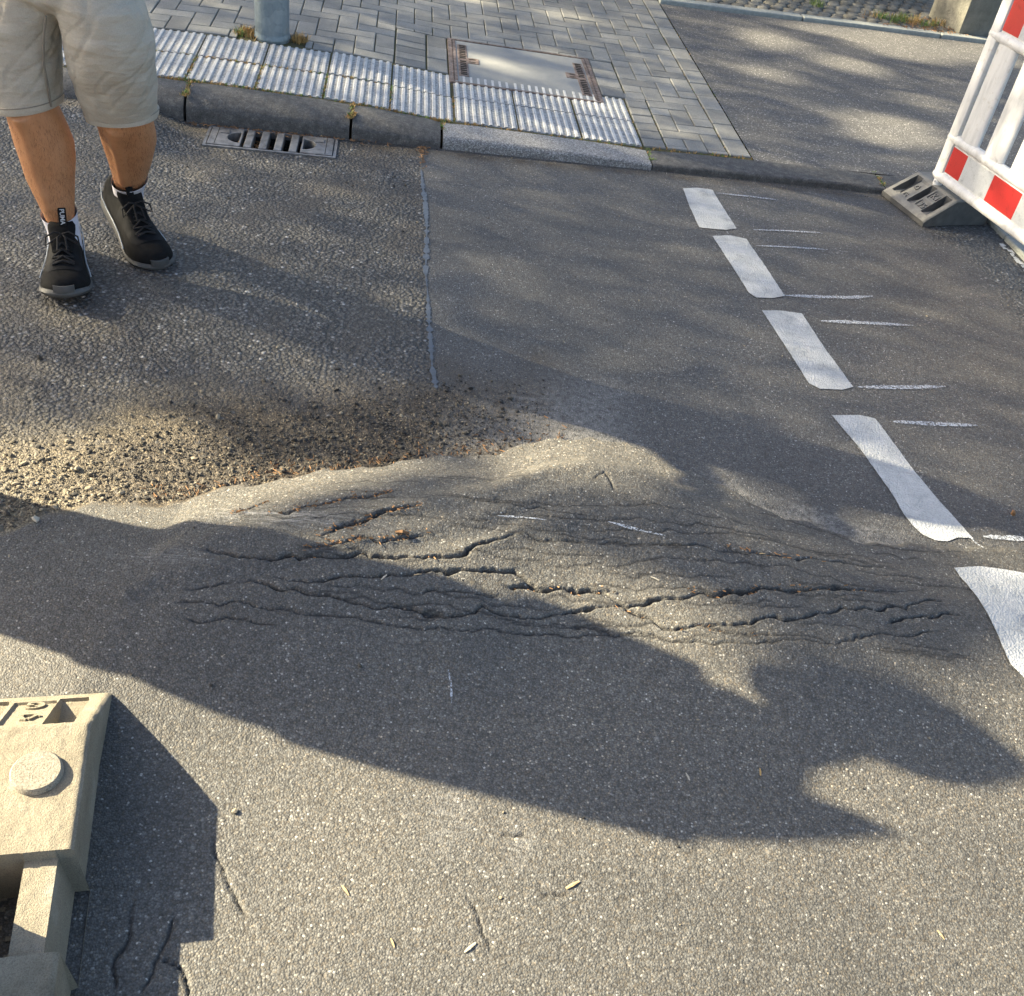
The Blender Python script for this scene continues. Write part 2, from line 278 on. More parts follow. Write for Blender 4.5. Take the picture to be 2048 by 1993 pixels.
# ---- the pushed-up asphalt: far edge of the overlay (x, y) and its height along x
EDGE = np.array([(-9,1.2),(-3.0,1.35),(-1.394,1.677),(-1.207,1.783),(-1.106,1.886),(-0.97,1.961),(-0.826,1.991),(-0.77,2.061),(-0.622,2.144),(-0.454,2.229),(-0.196,2.343),(-0.061,2.396),(0.075,2.497),(0.19,2.544),(0.34,2.529),(0.517,2.451),(0.743,2.341),(0.942,2.302),(1.088,2.308),(1.272,2.358),(1.464,2.383),(1.849,2.432),(3.0,2.6),(9,3.2)])
AMP = np.array([(-9,0),(-1.5,0),(-1.15,.012),(-.9,.035),(-.7,.062),(-.4,.084),(0,.090),(.4,.088),(.7,.074),(.95,.05),(1.2,.03),(1.5,.012),(2.2,0),(9,0)])
LIP = np.array([(-9,0),(-1.5,.0),(-1.15,.003),(-.9,.006),(-.7,.014),(-.3,.034),(.2,.040),(.6,.038),(.9,.026),(1.15,.012),(1.6,.006),(9,.0)])
def sstep(a, b, x):
    t = np.clip((x-a)/(b-a), 0, 1); return t*t*(3-2*t)
def edge_d(x, y):
    e = np.interp(x, EDGE[:,0], EDGE[:,1])
    e = e + .010*np.sin(x*23.+1.) + .006*np.sin(x*61.+2.) + .002*np.sin(x*131.)
    return e - y
def height(x, y):
    d = edge_d(x, y); ds = np.interp(x, EDGE[:,0], EDGE[:,1]) - y
    A = np.interp(x, AMP[:,0], AMP[:,1]); L = np.interp(x, LIP[:,0], LIP[:,1])
    lip = L*sstep(-.004, .035, d)
    body = (A-L)*sstep(-.01, .30, ds)
    fall = 1 - sstep(.28, 1.0, ds)
    wr = .004*np.sin(ds*26 + 2.2*np.sin(x*2.1+.6) + .8*np.sin(x*5.3)) + .003*np.sin(ds*58 + 3*np.sin(x*3.3))
    wr = wr*sstep(.05,.16,d)*(1-sstep(.38,.62,d))*np.clip(A/.1,0,1)
    dip = -.006*sstep(.75, .05, -d)*sstep(.25, -.25, x)*sstep(-.01,-.1,d)*sstep(-2.6,-1.2,x)   # ravelled hollow before the overlay
    far = .012*np.exp(-((d+.02)/.12)**2)*(d<0)*sstep(.2,.5,x)*sstep(1.5,1.0,x)*.6
    return (lip+body)*fall*1.0 + wr + np.where(d<0, dip, 0)+far*0

CRACKS = [(0.016,0.03,[(-0.724,1.765),(-0.672,1.763),(-0.619,1.759),(-0.578,1.771),(-0.527,1.775),(-0.48,1.791),(-0.457,1.804),(-0.418,1.803),(-0.375,1.814),(-0.341,1.836),(-0.302,1.842),(-0.269,1.84),(-0.227,1.859),(-0.187,1.858),(-0.137,1.879),(-0.088,1.904),(-0.059,1.938),(-0.022,1.966),(0.042,2.009)]),(0.014,0.03,[(-0.514,1.727),(-0.468,1.723),(-0.407,1.736),(-0.363,1.763),(-0.319,1.771),(-0.277,1.782),(-0.228,1.799),(-0.192,1.817),(-0.135,1.828),(-0.072,1.848),(-0.008,1.872),(0.056,1.897)]),(0.012,0.025,[(-0.609,1.687),(-0.57,1.703),(-0.524,1.699),(-0.483,1.688),(-0.428,1.693),(-0.385,1.695),(-0.34,1.696),(-0.302,1.694),(-0.27,1.691),(-0.222,1.708),(-0.191,1.712),(-0.145,1.705),(-0.106,1.7),(-0.084,1.721),(-0.04,1.733),(-0.025,1.757),(0.002,1.757),(0.029,1.75),(0.074,1.761)]),(0.006,0.012,[(-0.719,1.605),(-0.651,1.623),(-0.607,1.621),(-0.569,1.637),(-0.518,1.634),(-0.47,1.638)]),(0.012,0.02,[(-0.595,1.941),(-0.542,1.948),(-0.504,1.984),(-0.454,2.003),(-0.406,2.035),(-0.348,2.061),(-0.298,2.091)]),(0.008,0.015,[(-0.68,1.928),(-0.639,1.951),(-0.605,1.999)]),(0.016,0.03,[(-0.447,1.867),(-0.415,1.897),(-0.379,1.915),(-0.346,1.947),(-0.319,1.982),(-0.269,2.005),(-0.219,2.033)]),(0.012,0.02,[(-0.474,1.819),(-0.421,1.843),(-0.38,1.862),(-0.332,1.884),(-0.293,1.891),(-0.251,1.916),(-0.187,1.936)]),(0.007,0.012,[(-0.179,1.749),(-0.144,1.77),(-0.094,1.783),(-0.042,1.786),(0.008,1.805)]),(0.006,0.012,[(-0.705,1.654),(-0.663,1.659),(-0.626,1.679),(-0.604,1.69)]),(0.006,0.012,[(-0.676,1.572),(-0.627,1.568),(-0.578,1.586),(-0.519,1.593),(-0.471,1.597)]),(0.018,0.03,[(0.007,1.833),(0.045,1.845),(0.092,1.851),(0.138,1.86),(0.171,1.869),(0.211,1.87),(0.25,1.874),(0.29,1.885)]),(0.014,0.03,[(0.019,1.747),(0.069,1.763),(0.114,1.771),(0.158,1.794),(0.196,1.812),(0.234,1.823),(0.266,1.841),(0.305,1.848),(0.351,1.856),(0.403,1.875),(0.455,1.888)]),(0.012,0.025,[(0.6,1.844),(0.633,1.853),(0.666,1.87),(0.705,1.866),(0.74,1.886),(0.775,1.904),(0.82,1.919),(0.865,1.95),(0.914,1.957),(0.965,1.969),(1.013,1.999)]),(0.012,0.025,[(0.973,1.932),(1.011,1.951),(1.058,1.975),(1.105,1.994),(1.145,2.016),(1.19,2.025)]),(0.007,0.012,[(0.768,1.815),(0.844,1.835),(0.925,1.88),(0.997,1.897),(1.055,1.921),(1.116,1.947)]),(0.02,0.03,[(0.468,1.915),(0.508,1.913),(0.568,1.922),(0.615,1.94),(0.642,1.949),(0.713,1.97),(0.791,1.994),(0.873,2.021),(0.94,2.033)]),(0.009,0.015,[(1.029,2.008),(1.085,2.039),(1.149,2.066)]),(0.006,0.012,[(0.298,1.851),(0.406,1.798),(0.509,1.814),(0.586,1.81),(0.664,1.816)]),(0.01,0.015,[(0.566,2.09),(0.608,2.079),(0.678,2.079),(0.752,2.092),(0.831,2.122)]),(0.006,0.012,[(0.203,2.254),(0.246,2.303),(0.262,2.26),(0.271,2.213)]),(0.007,0.012,[(0.188,1.756),(0.239,1.762),(0.298,1.758),(0.355,1.775)]),(0.006,0.012,[(-0.455,1.076),(-0.437,1.051),(-0.419,1.026),(-0.406,1.0),(-0.383,0.974),(-0.352,0.943),(-0.336,0.93)]),(0.007,0.015,[(-0.545,0.931),(-0.541,0.903),(-0.53,0.864),(-0.531,0.836),(-0.527,0.804),(-0.508,0.764)]),(0.006,0.012,[(-0.462,0.914),(-0.461,0.879),(-0.461,0.836),(-0.474,0.816),(-0.465,0.771)]),(0.007,0.015,[(-0.461,0.836),(-0.428,0.827),(-0.403,0.799),(-0.4,0.782)]),(0.004,0.008,[(0.049,1.048),(0.069,1.011),(0.079,0.973),(0.102,0.933)]),(0.005,0.01,[(0.179,1.064),(0.213,1.076),(0.241,1.092)]),(0.006,0.01,[(0.092,1.186),(0.117,1.19),(0.136,1.202)]),(0.013,0.022,[(-0.609,1.687),(-0.57,1.703),(-0.524,1.699),(-0.483,1.688),(-0.428,1.693),(-0.385,1.695),(-0.34,1.696),(-0.302,1.694),(-0.27,1.691),(-0.222,1.708),(-0.191,1.712),(-0.145,1.705),(-0.106,1.7),(-0.084,1.721),(-0.04,1.733),(-0.025,1.757),(0.002,1.757),(0.029,1.75),(0.074,1.761),(0.114,1.771),(0.158,1.794),(0.196,1.812),(0.234,1.823),(0.266,1.841),(0.305,1.848),(0.351,1.856),(0.403,1.875),(0.455,1.892),(0.508,1.913),(0.568,1.922),(0.615,1.94),(0.642,1.949),(0.713,1.97),(0.791,1.994),(0.873,2.021),(0.94,2.036),(1.025,2.062),(1.107,2.097)]),(0.014,0.024,[(-0.514,1.727),(-0.468,1.723),(-0.407,1.736),(-0.363,1.763),(-0.319,1.771),(-0.277,1.782),(-0.228,1.799),(-0.192,1.817),(-0.135,1.828),(-0.072,1.848),(-0.008,1.872),(0.044,1.887),(0.084,1.857),(0.138,1.86),(0.171,1.869),(0.211,1.87),(0.25,1.874),(0.291,1.865),(0.352,1.829),(0.406,1.798),(0.47,1.808),(0.535,1.824),(0.6,1.844),(0.633,1.853),(0.666,1.87),(0.705,1.866),(0.74,1.886),(0.775,1.904),(0.82,1.919),(0.865,1.95),(0.914,1.957),(0.965,1.969),(1.028,2.006),(1.084,2.037),(1.149,2.066)]),(0.008,0.012,[(-0.022,1.966),(0.042,2.009),(0.088,2.0),(0.19,2.024),(0.293,2.041),(0.397,2.051),(0.501,2.068),(0.608,2.079),(0.678,2.079),(0.752,2.092),(0.873,2.138),(0.988,2.161),(1.063,2.164)]),(0.007,0.01,[(-0.719,1.605),(-0.651,1.623),(-0.607,1.621),(-0.569,1.637),(-0.518,1.634),(-0.47,1.638),(-0.383,1.64),(-0.292,1.649),(-0.199,1.654),(-0.077,1.681),(0.047,1.711),(0.12,1.719),(0.215,1.738),(0.298,1.758),(0.355,1.775),(0.471,1.766),(0.599,1.782),(0.768,1.815),(0.844,1.835),(0.925,1.88),(0.997,1.897),(1.055,1.921),(1.116,1.947),(1.181,1.981)])]
DASHES = [[(0.521,4.577),(0.588,4.611),(0.655,4.616),(0.696,4.437),(0.744,4.242),(0.698,4.209),(0.64,4.196),(0.582,4.188),(0.548,4.377)],[(0.635,4.126),(0.712,4.161),(0.779,4.153),(0.841,3.925),(0.898,3.695),(0.849,3.661),(0.784,3.642),(0.757,3.673),(0.698,3.894)],[(0.798,3.547),(0.87,3.571),(0.952,3.577),(1.011,3.343),(1.08,3.118),(1.039,3.087),(0.96,3.069),(0.925,3.092),(0.864,3.312)],[(0.98,2.92),(1.078,2.949),(1.127,2.944),(1.145,2.892),(1.209,2.678),(1.259,2.545),(1.323,2.395),(1.277,2.388),(1.242,2.361),(1.205,2.356),(1.172,2.374),(1.15,2.408),(1.133,2.453),(1.115,2.542),(1.08,2.655),(1.047,2.762)],[(1.224,2.228),(1.304,2.257),(1.377,2.264),(1.448,2.263),(1.505,2.218),(1.548,1.971),(1.526,1.717),(1.383,1.685),(1.325,1.833),(1.289,1.887),(1.275,2.017),(1.255,2.125),(1.231,2.191)]]
CHALK = [(0.012,[(0.672,4.584),(0.828,4.611),(0.955,4.624)]),(0.012,[(0.814,4.254),(0.958,4.301),(1.115,4.342)]),(0.012,[(0.818,4.102),(0.964,4.144),(1.127,4.182)]),(0.022,[(0.901,3.699),(1.041,3.737),(1.164,3.776),(1.26,3.822)]),(0.02,[(1.018,3.542),(1.175,3.584),(1.384,3.636)]),(0.02,[(1.096,3.12),(1.25,3.165),(1.42,3.223)]),(0.022,[(1.185,2.941),(1.332,2.97),(1.482,3.005)]),(0.02,[(1.355,2.41),(1.482,2.432),(1.547,2.444)]),(0.006,[(1.315,2.398),(1.339,2.346)]),(0.005,[(-0.077,1.57),(-0.064,1.533),(-0.055,1.485)]),(0.007,[(0.255,2.096),(0.328,2.087),(0.406,2.076)]),(0.006,[(-0.029,2.043),(0.029,2.058),(0.094,2.059)])]
SEAM = [(-0.665,4.509),(-0.619,4.299),(-0.576,4.104),(-0.552,4.012),(-0.507,3.791),(-0.472,3.585),(-0.446,3.411),(-0.411,3.252),(-0.379,3.086),(-0.346,2.933),(-0.32,2.805),(-0.287,2.687),(-0.247,2.564)]
SEAMR = [(1.502,4.949),(1.58,4.725),(1.643,4.579),(1.696,4.407),(1.762,4.218),(1.871,3.851),(1.945,3.436)]
PATCHES = [(1,[(-1.7,2.0),(-1.39,2.15),(-1.21,2.23),(-1.03,2.29),(-0.87,2.31),(-0.79,2.19),(-0.66,2.19),(-0.45,2.24),(-0.21,2.27),(-0.25,2.16),(-0.48,2.02),(-0.55,1.89),(-0.84,1.78),(-1.13,1.63),(-1.53,1.53)]),(1,[(-0.06,2.44),(0.1,2.59),(0.29,2.63),(0.48,2.57),(0.64,2.46),(0.64,2.33),(0.44,2.2),(0.23,2.17),(0.05,2.21),(-0.06,2.29)]),(1,[(-0.09,1.9),(0.1,1.97),(0.32,1.95),(0.54,1.95),(0.63,1.86),(0.68,1.75),(0.7,1.62),(0.84,1.58),(1.03,1.66),(1.21,1.77),(1.33,1.9),(1.72,2.09),(1.46,0.9),(-0.99,0.45),(-1.67,1.41),(-0.81,1.7)]),(0.8,[(1.03,2.47),(1.16,2.48),(1.25,2.42),(1.56,2.47),(1.56,2.22),(1.33,2.18),(1.22,2.28),(1.07,2.35)]),(1,[(0.94,7.22),(1.21,7.37),(1.45,7.13),(1.3,6.92),(1.04,6.9)]),(1,[(1.23,7.57),(1.59,7.73),(2.27,7.85),(2.99,8.07),(2.9,7.51),(2.4,7.34),(1.95,7.42),(1.48,7.43)]),(1,[(1.41,6.92),(1.7,7.08),(1.87,6.87),(1.67,6.7),(1.46,6.73)]),(0.9,[(0.89,6.48),(1.14,6.58),(1.3,6.44),(1.17,6.3),(0.94,6.31)]),(1,[(1.37,5.82),(1.64,5.98),(2.04,6.02),(2.01,5.64),(1.74,5.47),(1.52,5.55)]),(0.8,[(1.96,6.46),(2.19,6.45),(2.15,6.26),(1.98,6.28)]),(0.9,[(1.68,7.4),(2.03,7.52),(2.51,7.4),(2.29,7.18),(1.85,7.23)]),(0.9,[(-0.61,5.72),(-0.45,5.78),(-0.28,5.7),(-0.2,5.63),(-0.35,5.57),(-0.54,5.61)]),(0.9,[(-0.26,6.09),(-0.07,6.1),(-0.0,5.94),(-0.17,5.92)]),(0.9,[(-1.03,6.75),(-0.9,6.95),(-0.59,6.94),(-0.54,6.77),(-0.78,6.71)]),(0.8,[(-0.3,6.87),(-0.02,6.93),(0.14,6.82),(-0.07,6.68)]),(0.2,[(-0.37,4.3),(-0.07,4.35),(0.09,4.23),(-0.14,4.16)]),(0.2,[(-0.14,3.78),(0.07,3.86),(0.1,3.76),(-0.09,3.71)]),(0.25,[(-1.62,3.94),(-1.37,4.0),(-1.19,3.95),(-1.39,3.86)]),(0.4,[(-1.44,3.02),(-1.34,3.06),(-1.29,2.97),(-1.4,2.95)]),(0.2,[(-0.74,3.17),(-0.54,3.24),(-0.43,3.21),(-0.65,3.09)]),(0.2,[(0.51,3.18),(0.77,3.17),(0.72,3.07),(0.55,3.06)]),(0.15,[(1.25,4.39),(1.5,4.6),(1.57,4.37),(1.34,4.18)]),(0.15,[(1.45,3.49),(1.74,3.41),(1.68,3.19),(1.44,3.28)])]

def vnoise(x, y, seed=0):
    r = np.random.default_rng(seed); T = r.random((64, 64)); xi = np.floor(x).astype(int); yi = np.floor(y).astype(int); fx = x-xi; fy = y-yi
    fx = fx*fx*(3-2*fx); fy = fy*fy*(3-2*fy); g = lambda a, b: T[a % 64, b % 64]
    return (g(xi,yi)*(1-fx)+g(xi+1,yi)*fx)*(1-fy)+(g(xi,yi+1)*(1-fx)+g(xi+1,yi+1)*fx)*fy
def seg_dist(px, py, poly):
    """distance to a polyline, arc position 0..1, signed side"""
    best = np.full(px.shape, 9.); arc = np.zeros(px.shape); side = np.zeros(px.shape); L = [0]
    for a, b in zip(poly[:-1], poly[1:]): L.append(L[-1]+math.hypot(b[0]-a[0], b[1]-a[1]))
    for i, (a, b) in enumerate(zip(poly[:-1], poly[1:])):
        dx, dy = b[0]-a[0], b[1]-a[1]; l2 = dx*dx+dy*dy+1e-12; u = np.clip(((px-a[0])*dx+(py-a[1])*dy)/l2, 0, 1)
        qx = a[0]+u*dx-px; qy = a[1]+u*dy-py; d = np.hypot(qx, qy); m = d < best
        best[m] = d[m]; arc[m] = ((L[i]+u*math.sqrt(l2))/L[-1])[m]; side[m] = np.sign(dx*(py-a[1])-dy*(px-a[0]))[m]
    return best, arc, side

# ---------------------------------------------------------------- road
GR_S = (-.765, -.215); GR_T = (-.43, -.218)        # the drain in the gutter
def grade(a, b, n, g=1.35):
    x = np.array([g**i for i in range(n)]); x = np.cumsum(x)/x.sum(); return a+(b-a)*x
sl_ = np.concatenate([-1.2-np.concatenate([[0], grade(0, 60, 22, 1.42)])[::-1], np.arange(-1.194, 2.2, .0038), 2.2+grade(0, 60, 26, 1.38), [GR_S[0]+.018, GR_S[1]-.018], np.arange(-1.19,-.8,.02)])
tl_ = np.concatenate([-3.95-np.concatenate([[0], grade(0, 60, 22, 1.42)])[::-1], np.arange(-3.945, -3.3, .0055), np.arange(-3.3, -1.95, .0036), np.arange(-1.95, -1.7, .008), np.arange(-1.7, -.5, .03), np.arange(-.5, -.20, .012), [-.196, GR_T[0]+.014, GR_T[1]-.014]])
def uniq(a):
    a = np.sort(a); k = [a[0]]
    for q in a[1:]:
        if q-k[-1] > .0015: k.append(q)
    return np.array(k)
sl_ = uniq(sl_); tl_ = uniq(tl_)
GS, GT = np.meshgrid(sl_, tl_); GX, GY = st2w(GS, GT); gx, gy = GX.ravel(), GY.ravel()
gd = edge_d(gx, gy); gz = height(gx, gy)
seam = np.array(SEAM); seam = seam[np.argsort(seam[:,1])]
sx_ = np.interp(gy, seam[:,1], seam[:,0]); sx_ = np.where(gy < seam[0,1], seam[0,0]+.0, sx_)
seamr = np.array(SEAMR); seamr = seamr[np.argsort(seamr[:,1])]
sr_ = np.interp(gy, seamr[:,1], seamr[:,0]); 
over = sstep(-.004, .012, gd)
jit = .018*(vnoise(gx*40, gy*40, 3)-.5)
left = sstep(.012, -.012, gx-sx_+jit)*(1-over)
right = sstep(-.01, .01, gx-sr_)*(1-over)
coarse = np.clip(left+.75*right+.05*over, 0, 1)
n1 = vnoise(gx*7, gy*7, 5); n2 = vnoise(gx*23, gy*23, 6)
ew = -gd
dirt = 1.35*sstep(.62, .24, ew+.25*(n1-.5))*sstep(.22, -.15, gx+.2*(n1-.5))*sstep(-.035, .01, ew+.03*(n2-.5))*(.55+.6*n2)
dirt += .8*np.exp(-((gy-(KO[1]-.26+ (gx-KO[0])*.176))/.035)**2)*(gx < 2.2)*n2       # gutter grit
dirt += .35*left*sstep(.55, .8, n1)
dust = .75*sstep(.42, .0, np.abs(ew-.10)+.2*(n1-.5))*sstep(-.35, -.12, gx)*sstep(.42, .2, gx)*(ew > -.005)
dust += .8*sstep(.16, .0, ew+.06*(n2-.5))*(ew > -.005)*sstep(.45, .65, gx)*sstep(1.25, 1.0, gx)
wear = 1.3*np.exp(-((gx+.56)/.16)**2-((gy-1.925-.02*(gx+.5))/.035)**2)*(.4+.9*n2)+.45*np.exp(-((gx+.80)/.12)**2-((gy-1.74)/.03)**2)+.35*np.exp(-((gx+.02)/.05)**2-((gy-1.20)/.09)**2)+.4*np.exp(-((gx-.13)/.03)**2-((gy-1.17)/.05)**2)
crk = np.zeros_like(gx); dz = np.zeros_like(gx); lift = np.zeros_like(gx)
wx = gx+.016*(vnoise(gx*26, gy*26, 11)-.5)+.006*(vnoise(gx*80, gy*80, 12)-.5); wy = gy+.016*(vnoise(gx*26, gy*26, 13)-.5)+.007*(vnoise(gx*80, gy*80, 14)-.5)
allc = list(CRACKS)
# long cracks that run nearly parallel along the folds
rc = np.random.default_rng(19)
for k in range(9):
    L = rc.uniform(.6, 1.4); x0 = rc.uniform(-.65, max(-.6, 1.15-L)); d0 = rc.uniform(.10, .58); n = int(L/.045)+2; pts = []; w1, w2 = rc.uniform(0, 6, 2); off = 0
    for i in range(n):
        xx = x0+L*i/(n-1); e = float(np.interp(xx, EDGE[:,0], EDGE[:,1])); e = 2.42-.30*(x0+.1)*0; off += rc.normal(0, .0045); pts.append((xx, 2.30-d0+.14*(xx-.2)+.010*math.sin(xx*3.1+w1)+.006*math.sin(xx*9+w2)+off))
    allc.append((rc.choice([.004, .005, .006]), rc.uniform(.004, .006), pts))
# hairline cracks that follow the folds
rr = np.random.default_rng(4)
for k in range(40):
    x0 = rr.uniform(-.65, 1.1); d0 = rr.uniform(.06, .78); L = rr.uniform(.08, .34); n = 6; pts = []
    for i in range(n):
        xx = x0+L*i/(n-1); e = float(np.interp(xx, EDGE[:,0], EDGE[:,1])); pts.append((xx, min(e-.04, 2.34-d0*.8+.14*(xx-.2))+rr.uniform(-.005, .005)))
    allc.append((rr.uniform(.003, .005), .0035, pts))
for wd, dp, poly in allc:
    P = np.array(poly); m = np.nonzero((gx > P[:,0].min()-.07) & (gx < P[:,0].max()+.07) & (gy > P[:,1].min()-.07) & (gy < P[:,1].max()+.07))[0]
    if not len(m): continue
    d, a, sd = seg_dist(wx[m], wy[m], poly)
    mod = np.clip(.62+.6*vnoise(wx[m]*14, wy[m]*14, 21), .6, 1.2)*np.clip(np.minimum(a, 1-a)*9, .15, 1)
    hw = np.maximum(wd*.25*mod, .0026); g = np.exp(-(d/hw)**2*1.1)
    crk[m] = np.maximum(crk[m], g*np.clip(mod*1.3, .3, 1)); dz[m] = np.minimum(dz[m], -dp*.55*mod*g)
    lift[m] += np.where(sd > 0, .55, .9)*wd*.08*np.exp(-d/.03)*mod*(gd[m] > .03)
ravel = np.clip(left*(.25+dirt), 0, 1.2)
micro = (.004*(vnoise(gx*75, gy*75, 31)-.5)+.004*(vnoise(gx*140, gy*140, 34)-.5))*sstep(.55, .05, ew)*(ew > 0)*sstep(.1, -.15, gx)*sstep(-2, -1.2, gx)
lumps = .22*(.007*(vnoise(gx*33, gy*33, 32)-.5)+.005*(vnoise(gx*70, gy*70, 33)-.5))*np.exp(-((gd-.36)/.25)**2)*np.interp(gx, AMP[:,0], AMP[:,1])/.1
rise = .055*sstep(-.80, -1.10, GS.ravel())*sstep(-1.0, -.3, GT.ravel())
gz = gz+dz+rise+np.minimum(lift, .008)+micro+lumps+.006*(vnoise(gx*1.1, gy*1.1, 41)-.5)*sstep(-.25,-.6,GT.ravel())
def road_z(x, y): return float(height(np.array([x]), np.array([y]))[0])
nS, nT = len(sl_), len(tl_)
idx = np.arange(nS*nT).reshape(nT, nS); F = np.stack([idx[:-1,:-1], idx[:-1,1:], idx[1:,1:], idx[1:,:-1]], -1).reshape(-1, 4)
cs = (GS.ravel()[F].mean(1)); ct = (GT.ravel()[F].mean(1))
hole = (cs > GR_S[0]+.018) & (cs < GR_S[1]-.018) & (ct > GR_T[0]+.014) & (ct < GR_T[1]-.014)
F = F[~hole]
me = bpy.data.meshes.new('road'); me.vertices.add(len(gx)); me.vertices.foreach_set('co', np.stack([gx, gy, gz], 1).astype(np.float32).ravel())
me.loops.add(F.size); me.loops.foreach_set('vertex_index', F.ravel().astype(np.int32)); me.polygons.add(len(F)); me.polygons.foreach_set('loop_start', np.arange(0, F.size, 4, dtype=np.int32)); 
me.update(calc_edges=True); me.polygons.foreach_set('use_smooth', np.ones(len(F), bool))
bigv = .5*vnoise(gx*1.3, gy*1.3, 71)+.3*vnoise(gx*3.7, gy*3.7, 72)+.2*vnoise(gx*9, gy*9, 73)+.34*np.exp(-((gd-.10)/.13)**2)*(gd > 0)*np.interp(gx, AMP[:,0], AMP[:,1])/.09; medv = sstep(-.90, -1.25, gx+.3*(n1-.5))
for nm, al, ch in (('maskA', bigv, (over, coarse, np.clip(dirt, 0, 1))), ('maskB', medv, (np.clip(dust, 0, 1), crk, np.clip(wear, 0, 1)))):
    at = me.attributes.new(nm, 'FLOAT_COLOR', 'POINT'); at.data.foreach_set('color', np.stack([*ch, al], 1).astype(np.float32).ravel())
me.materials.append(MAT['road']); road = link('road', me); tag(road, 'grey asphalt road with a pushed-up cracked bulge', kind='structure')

def drape(poly, h, name, mat, thick=True, step=.014, edge_jit=.0009):
    """a painted sheet that follows the road surface"""
    # resample outline
    out = []
    for a, b in zip(poly, poly[1:]+poly[:1]):
        L = math.hypot(b[0]-a[0], b[1]-a[1]); n = max(1, int(L/step))
        for i in range(n):
            u = i/n; out.append((a[0]+(b[0]-a[0])*u+random.uniform(-1, 1)*edge_jit, a[1]+(b[1]-a[1])*u+random.uniform(-1, 1)*edge_jit))
    bm = bmesh.new(); vs = [bm.verts.new((p[0], p[1], 0)) for p in out]; f = bm.faces.new(vs)
    xs = [p[0] for p in out]; ys = [p[1] for p in out]
    for ax, lo, hi in ((0, min(xs), max(xs)), (1, min(ys), max(ys))):
        q = lo+step
        while q < hi:
            co = [0, 0, 0]; no = [0, 0, 0]; co[ax] = q; no[ax] = 1
            bmesh.ops.bisect_plane(bm, geom=bm.verts[:]+bm.edges[:]+bm.faces[:], plane_co=co, plane_no=no); q += step
    bmesh.ops.triangulate(bm, faces=bm.faces[:])
    me = bpy.data.meshes.new(name); bm.to_mesh(me); bm.free()
    for v in me.vertices: v.co.z = ROADZ(v.co.x, v.co.y)+h
    me.materials.append(mat); me.polygons.foreach_set('use_smooth', [True]*len(me.polygons))
    return link(name, me, road)
gzi = gz.reshape(nT, nS)
def ROADZ(x, y):
    s, t = w2st(x, y); i = int(np.clip(np.searchsorted(sl_, s)-1, 0, nS-2)); j = int(np.clip(np.searchsorted(tl_, t)-1, 0, nT-2))
    a = min(1, max(0, (s-sl_[i])/(sl_[i+1]-sl_[i]))); b = min(1, max(0, (t-tl_[j])/(tl_[j+1]-tl_[j])))
    return float((gzi[j,i]*(1-a)+gzi[j,i+1]*a)*(1-b)+(gzi[j+1,i]*(1-a)+gzi[j+1,i+1]*a)*b)
for P in DASHES: drape(P, .0028, 'dashed_line_mark', MAT['paint'])
def strip(poly, w, h, name, mat, jw=.4, parent=None):
    m = MB(); L = []; R_ = []; pts = []
    for a, b in zip(poly[:-1], poly[1:]):
        n = max(1, int(math.hypot(b[0]-a[0], b[1]-a[1])/.012))
        for i in range(n): pts.append((a[0]+(b[0]-a[0])*i/n, a[1]+(b[1]-a[1])*i/n))
    pts.append(poly[-1])
    for i, p in enumerate(pts):
        q = pts[min(i+1, len(pts)-1)]; r = pts[max(i-1, 0)]; dx, dy = q[0]-r[0], q[1]-r[1]; l = math.hypot(dx, dy)+1e-9; u = i/(len(pts)-1)
        ww = w*.5*(1+random.uniform(-jw, jw))*min(1, .25+4*min(u, 1-u)); L.append((p[0]-dy/l*ww, p[1]+dx/l*ww)); R_.append((p[0]+dy/l*ww, p[1]-dx/l*ww))
    vs = [(x, y, ROADZ(x, y)+h) for x, y in L]+[(x, y, ROADZ(x, y)+h+.0002) for x, y in pts]+[(x, y, ROADZ(x, y)+h) for x, y in R_]; n = len(pts)
    m.add(vs, [(k*n+i, (k+1)*n+i, (k+1)*n+i+1, k*n+i+1) for k in (0, 1) for i in range(n-1)])
    return m.build(name, mat, parent, smooth=60)
for wd, P in CHALK: strip(P, wd, .004, 'chalk_line', MAT['chalk'], .25, road)
for a, b in ((1, 7), (7, 10), (10, 11)):
    strip([tuple(p) for p in SEAM[a:b+1]], .015, .0028, 'joint_sealant', MAT['seal'], .8, road)

# ---------------------------------------------------------------- pavement, kerb, tactile slabs
pm = MB()
def quad_bed(s0, s1, t0, t1, dz, m=pm):
    cuts = sorted(set([s0, s1]+[float(q) for q in ZS[:,0] if s0 < q < s1]))
    for a, b in zip(cuts[:-1], cuts[1:]):
        m.add([K3(a, t0, zs(a)+dz), K3(b, t0, zs(b)+dz), K3(b, t1, zs(b)+dz), K3(a, t1, zs(a)+dz)], [(0,1,2,3)])
COV = (.285, 1.07, .515, 1.205)     # utility cover s0,s1,t0,t1
quad_bed(-60, COV[0], -.06, 3.4, -.008); quad_bed(COV[1], 1.728, -.06, 3.4, -.008); quad_bed(COV[0], COV[1], -.06, COV[2], -.008); quad_bed(COV[0], COV[1], COV[3], 3.4, -.008)
pavement = pm.build('pavement', MAT['joint']); tag(pavement, kind='structure')
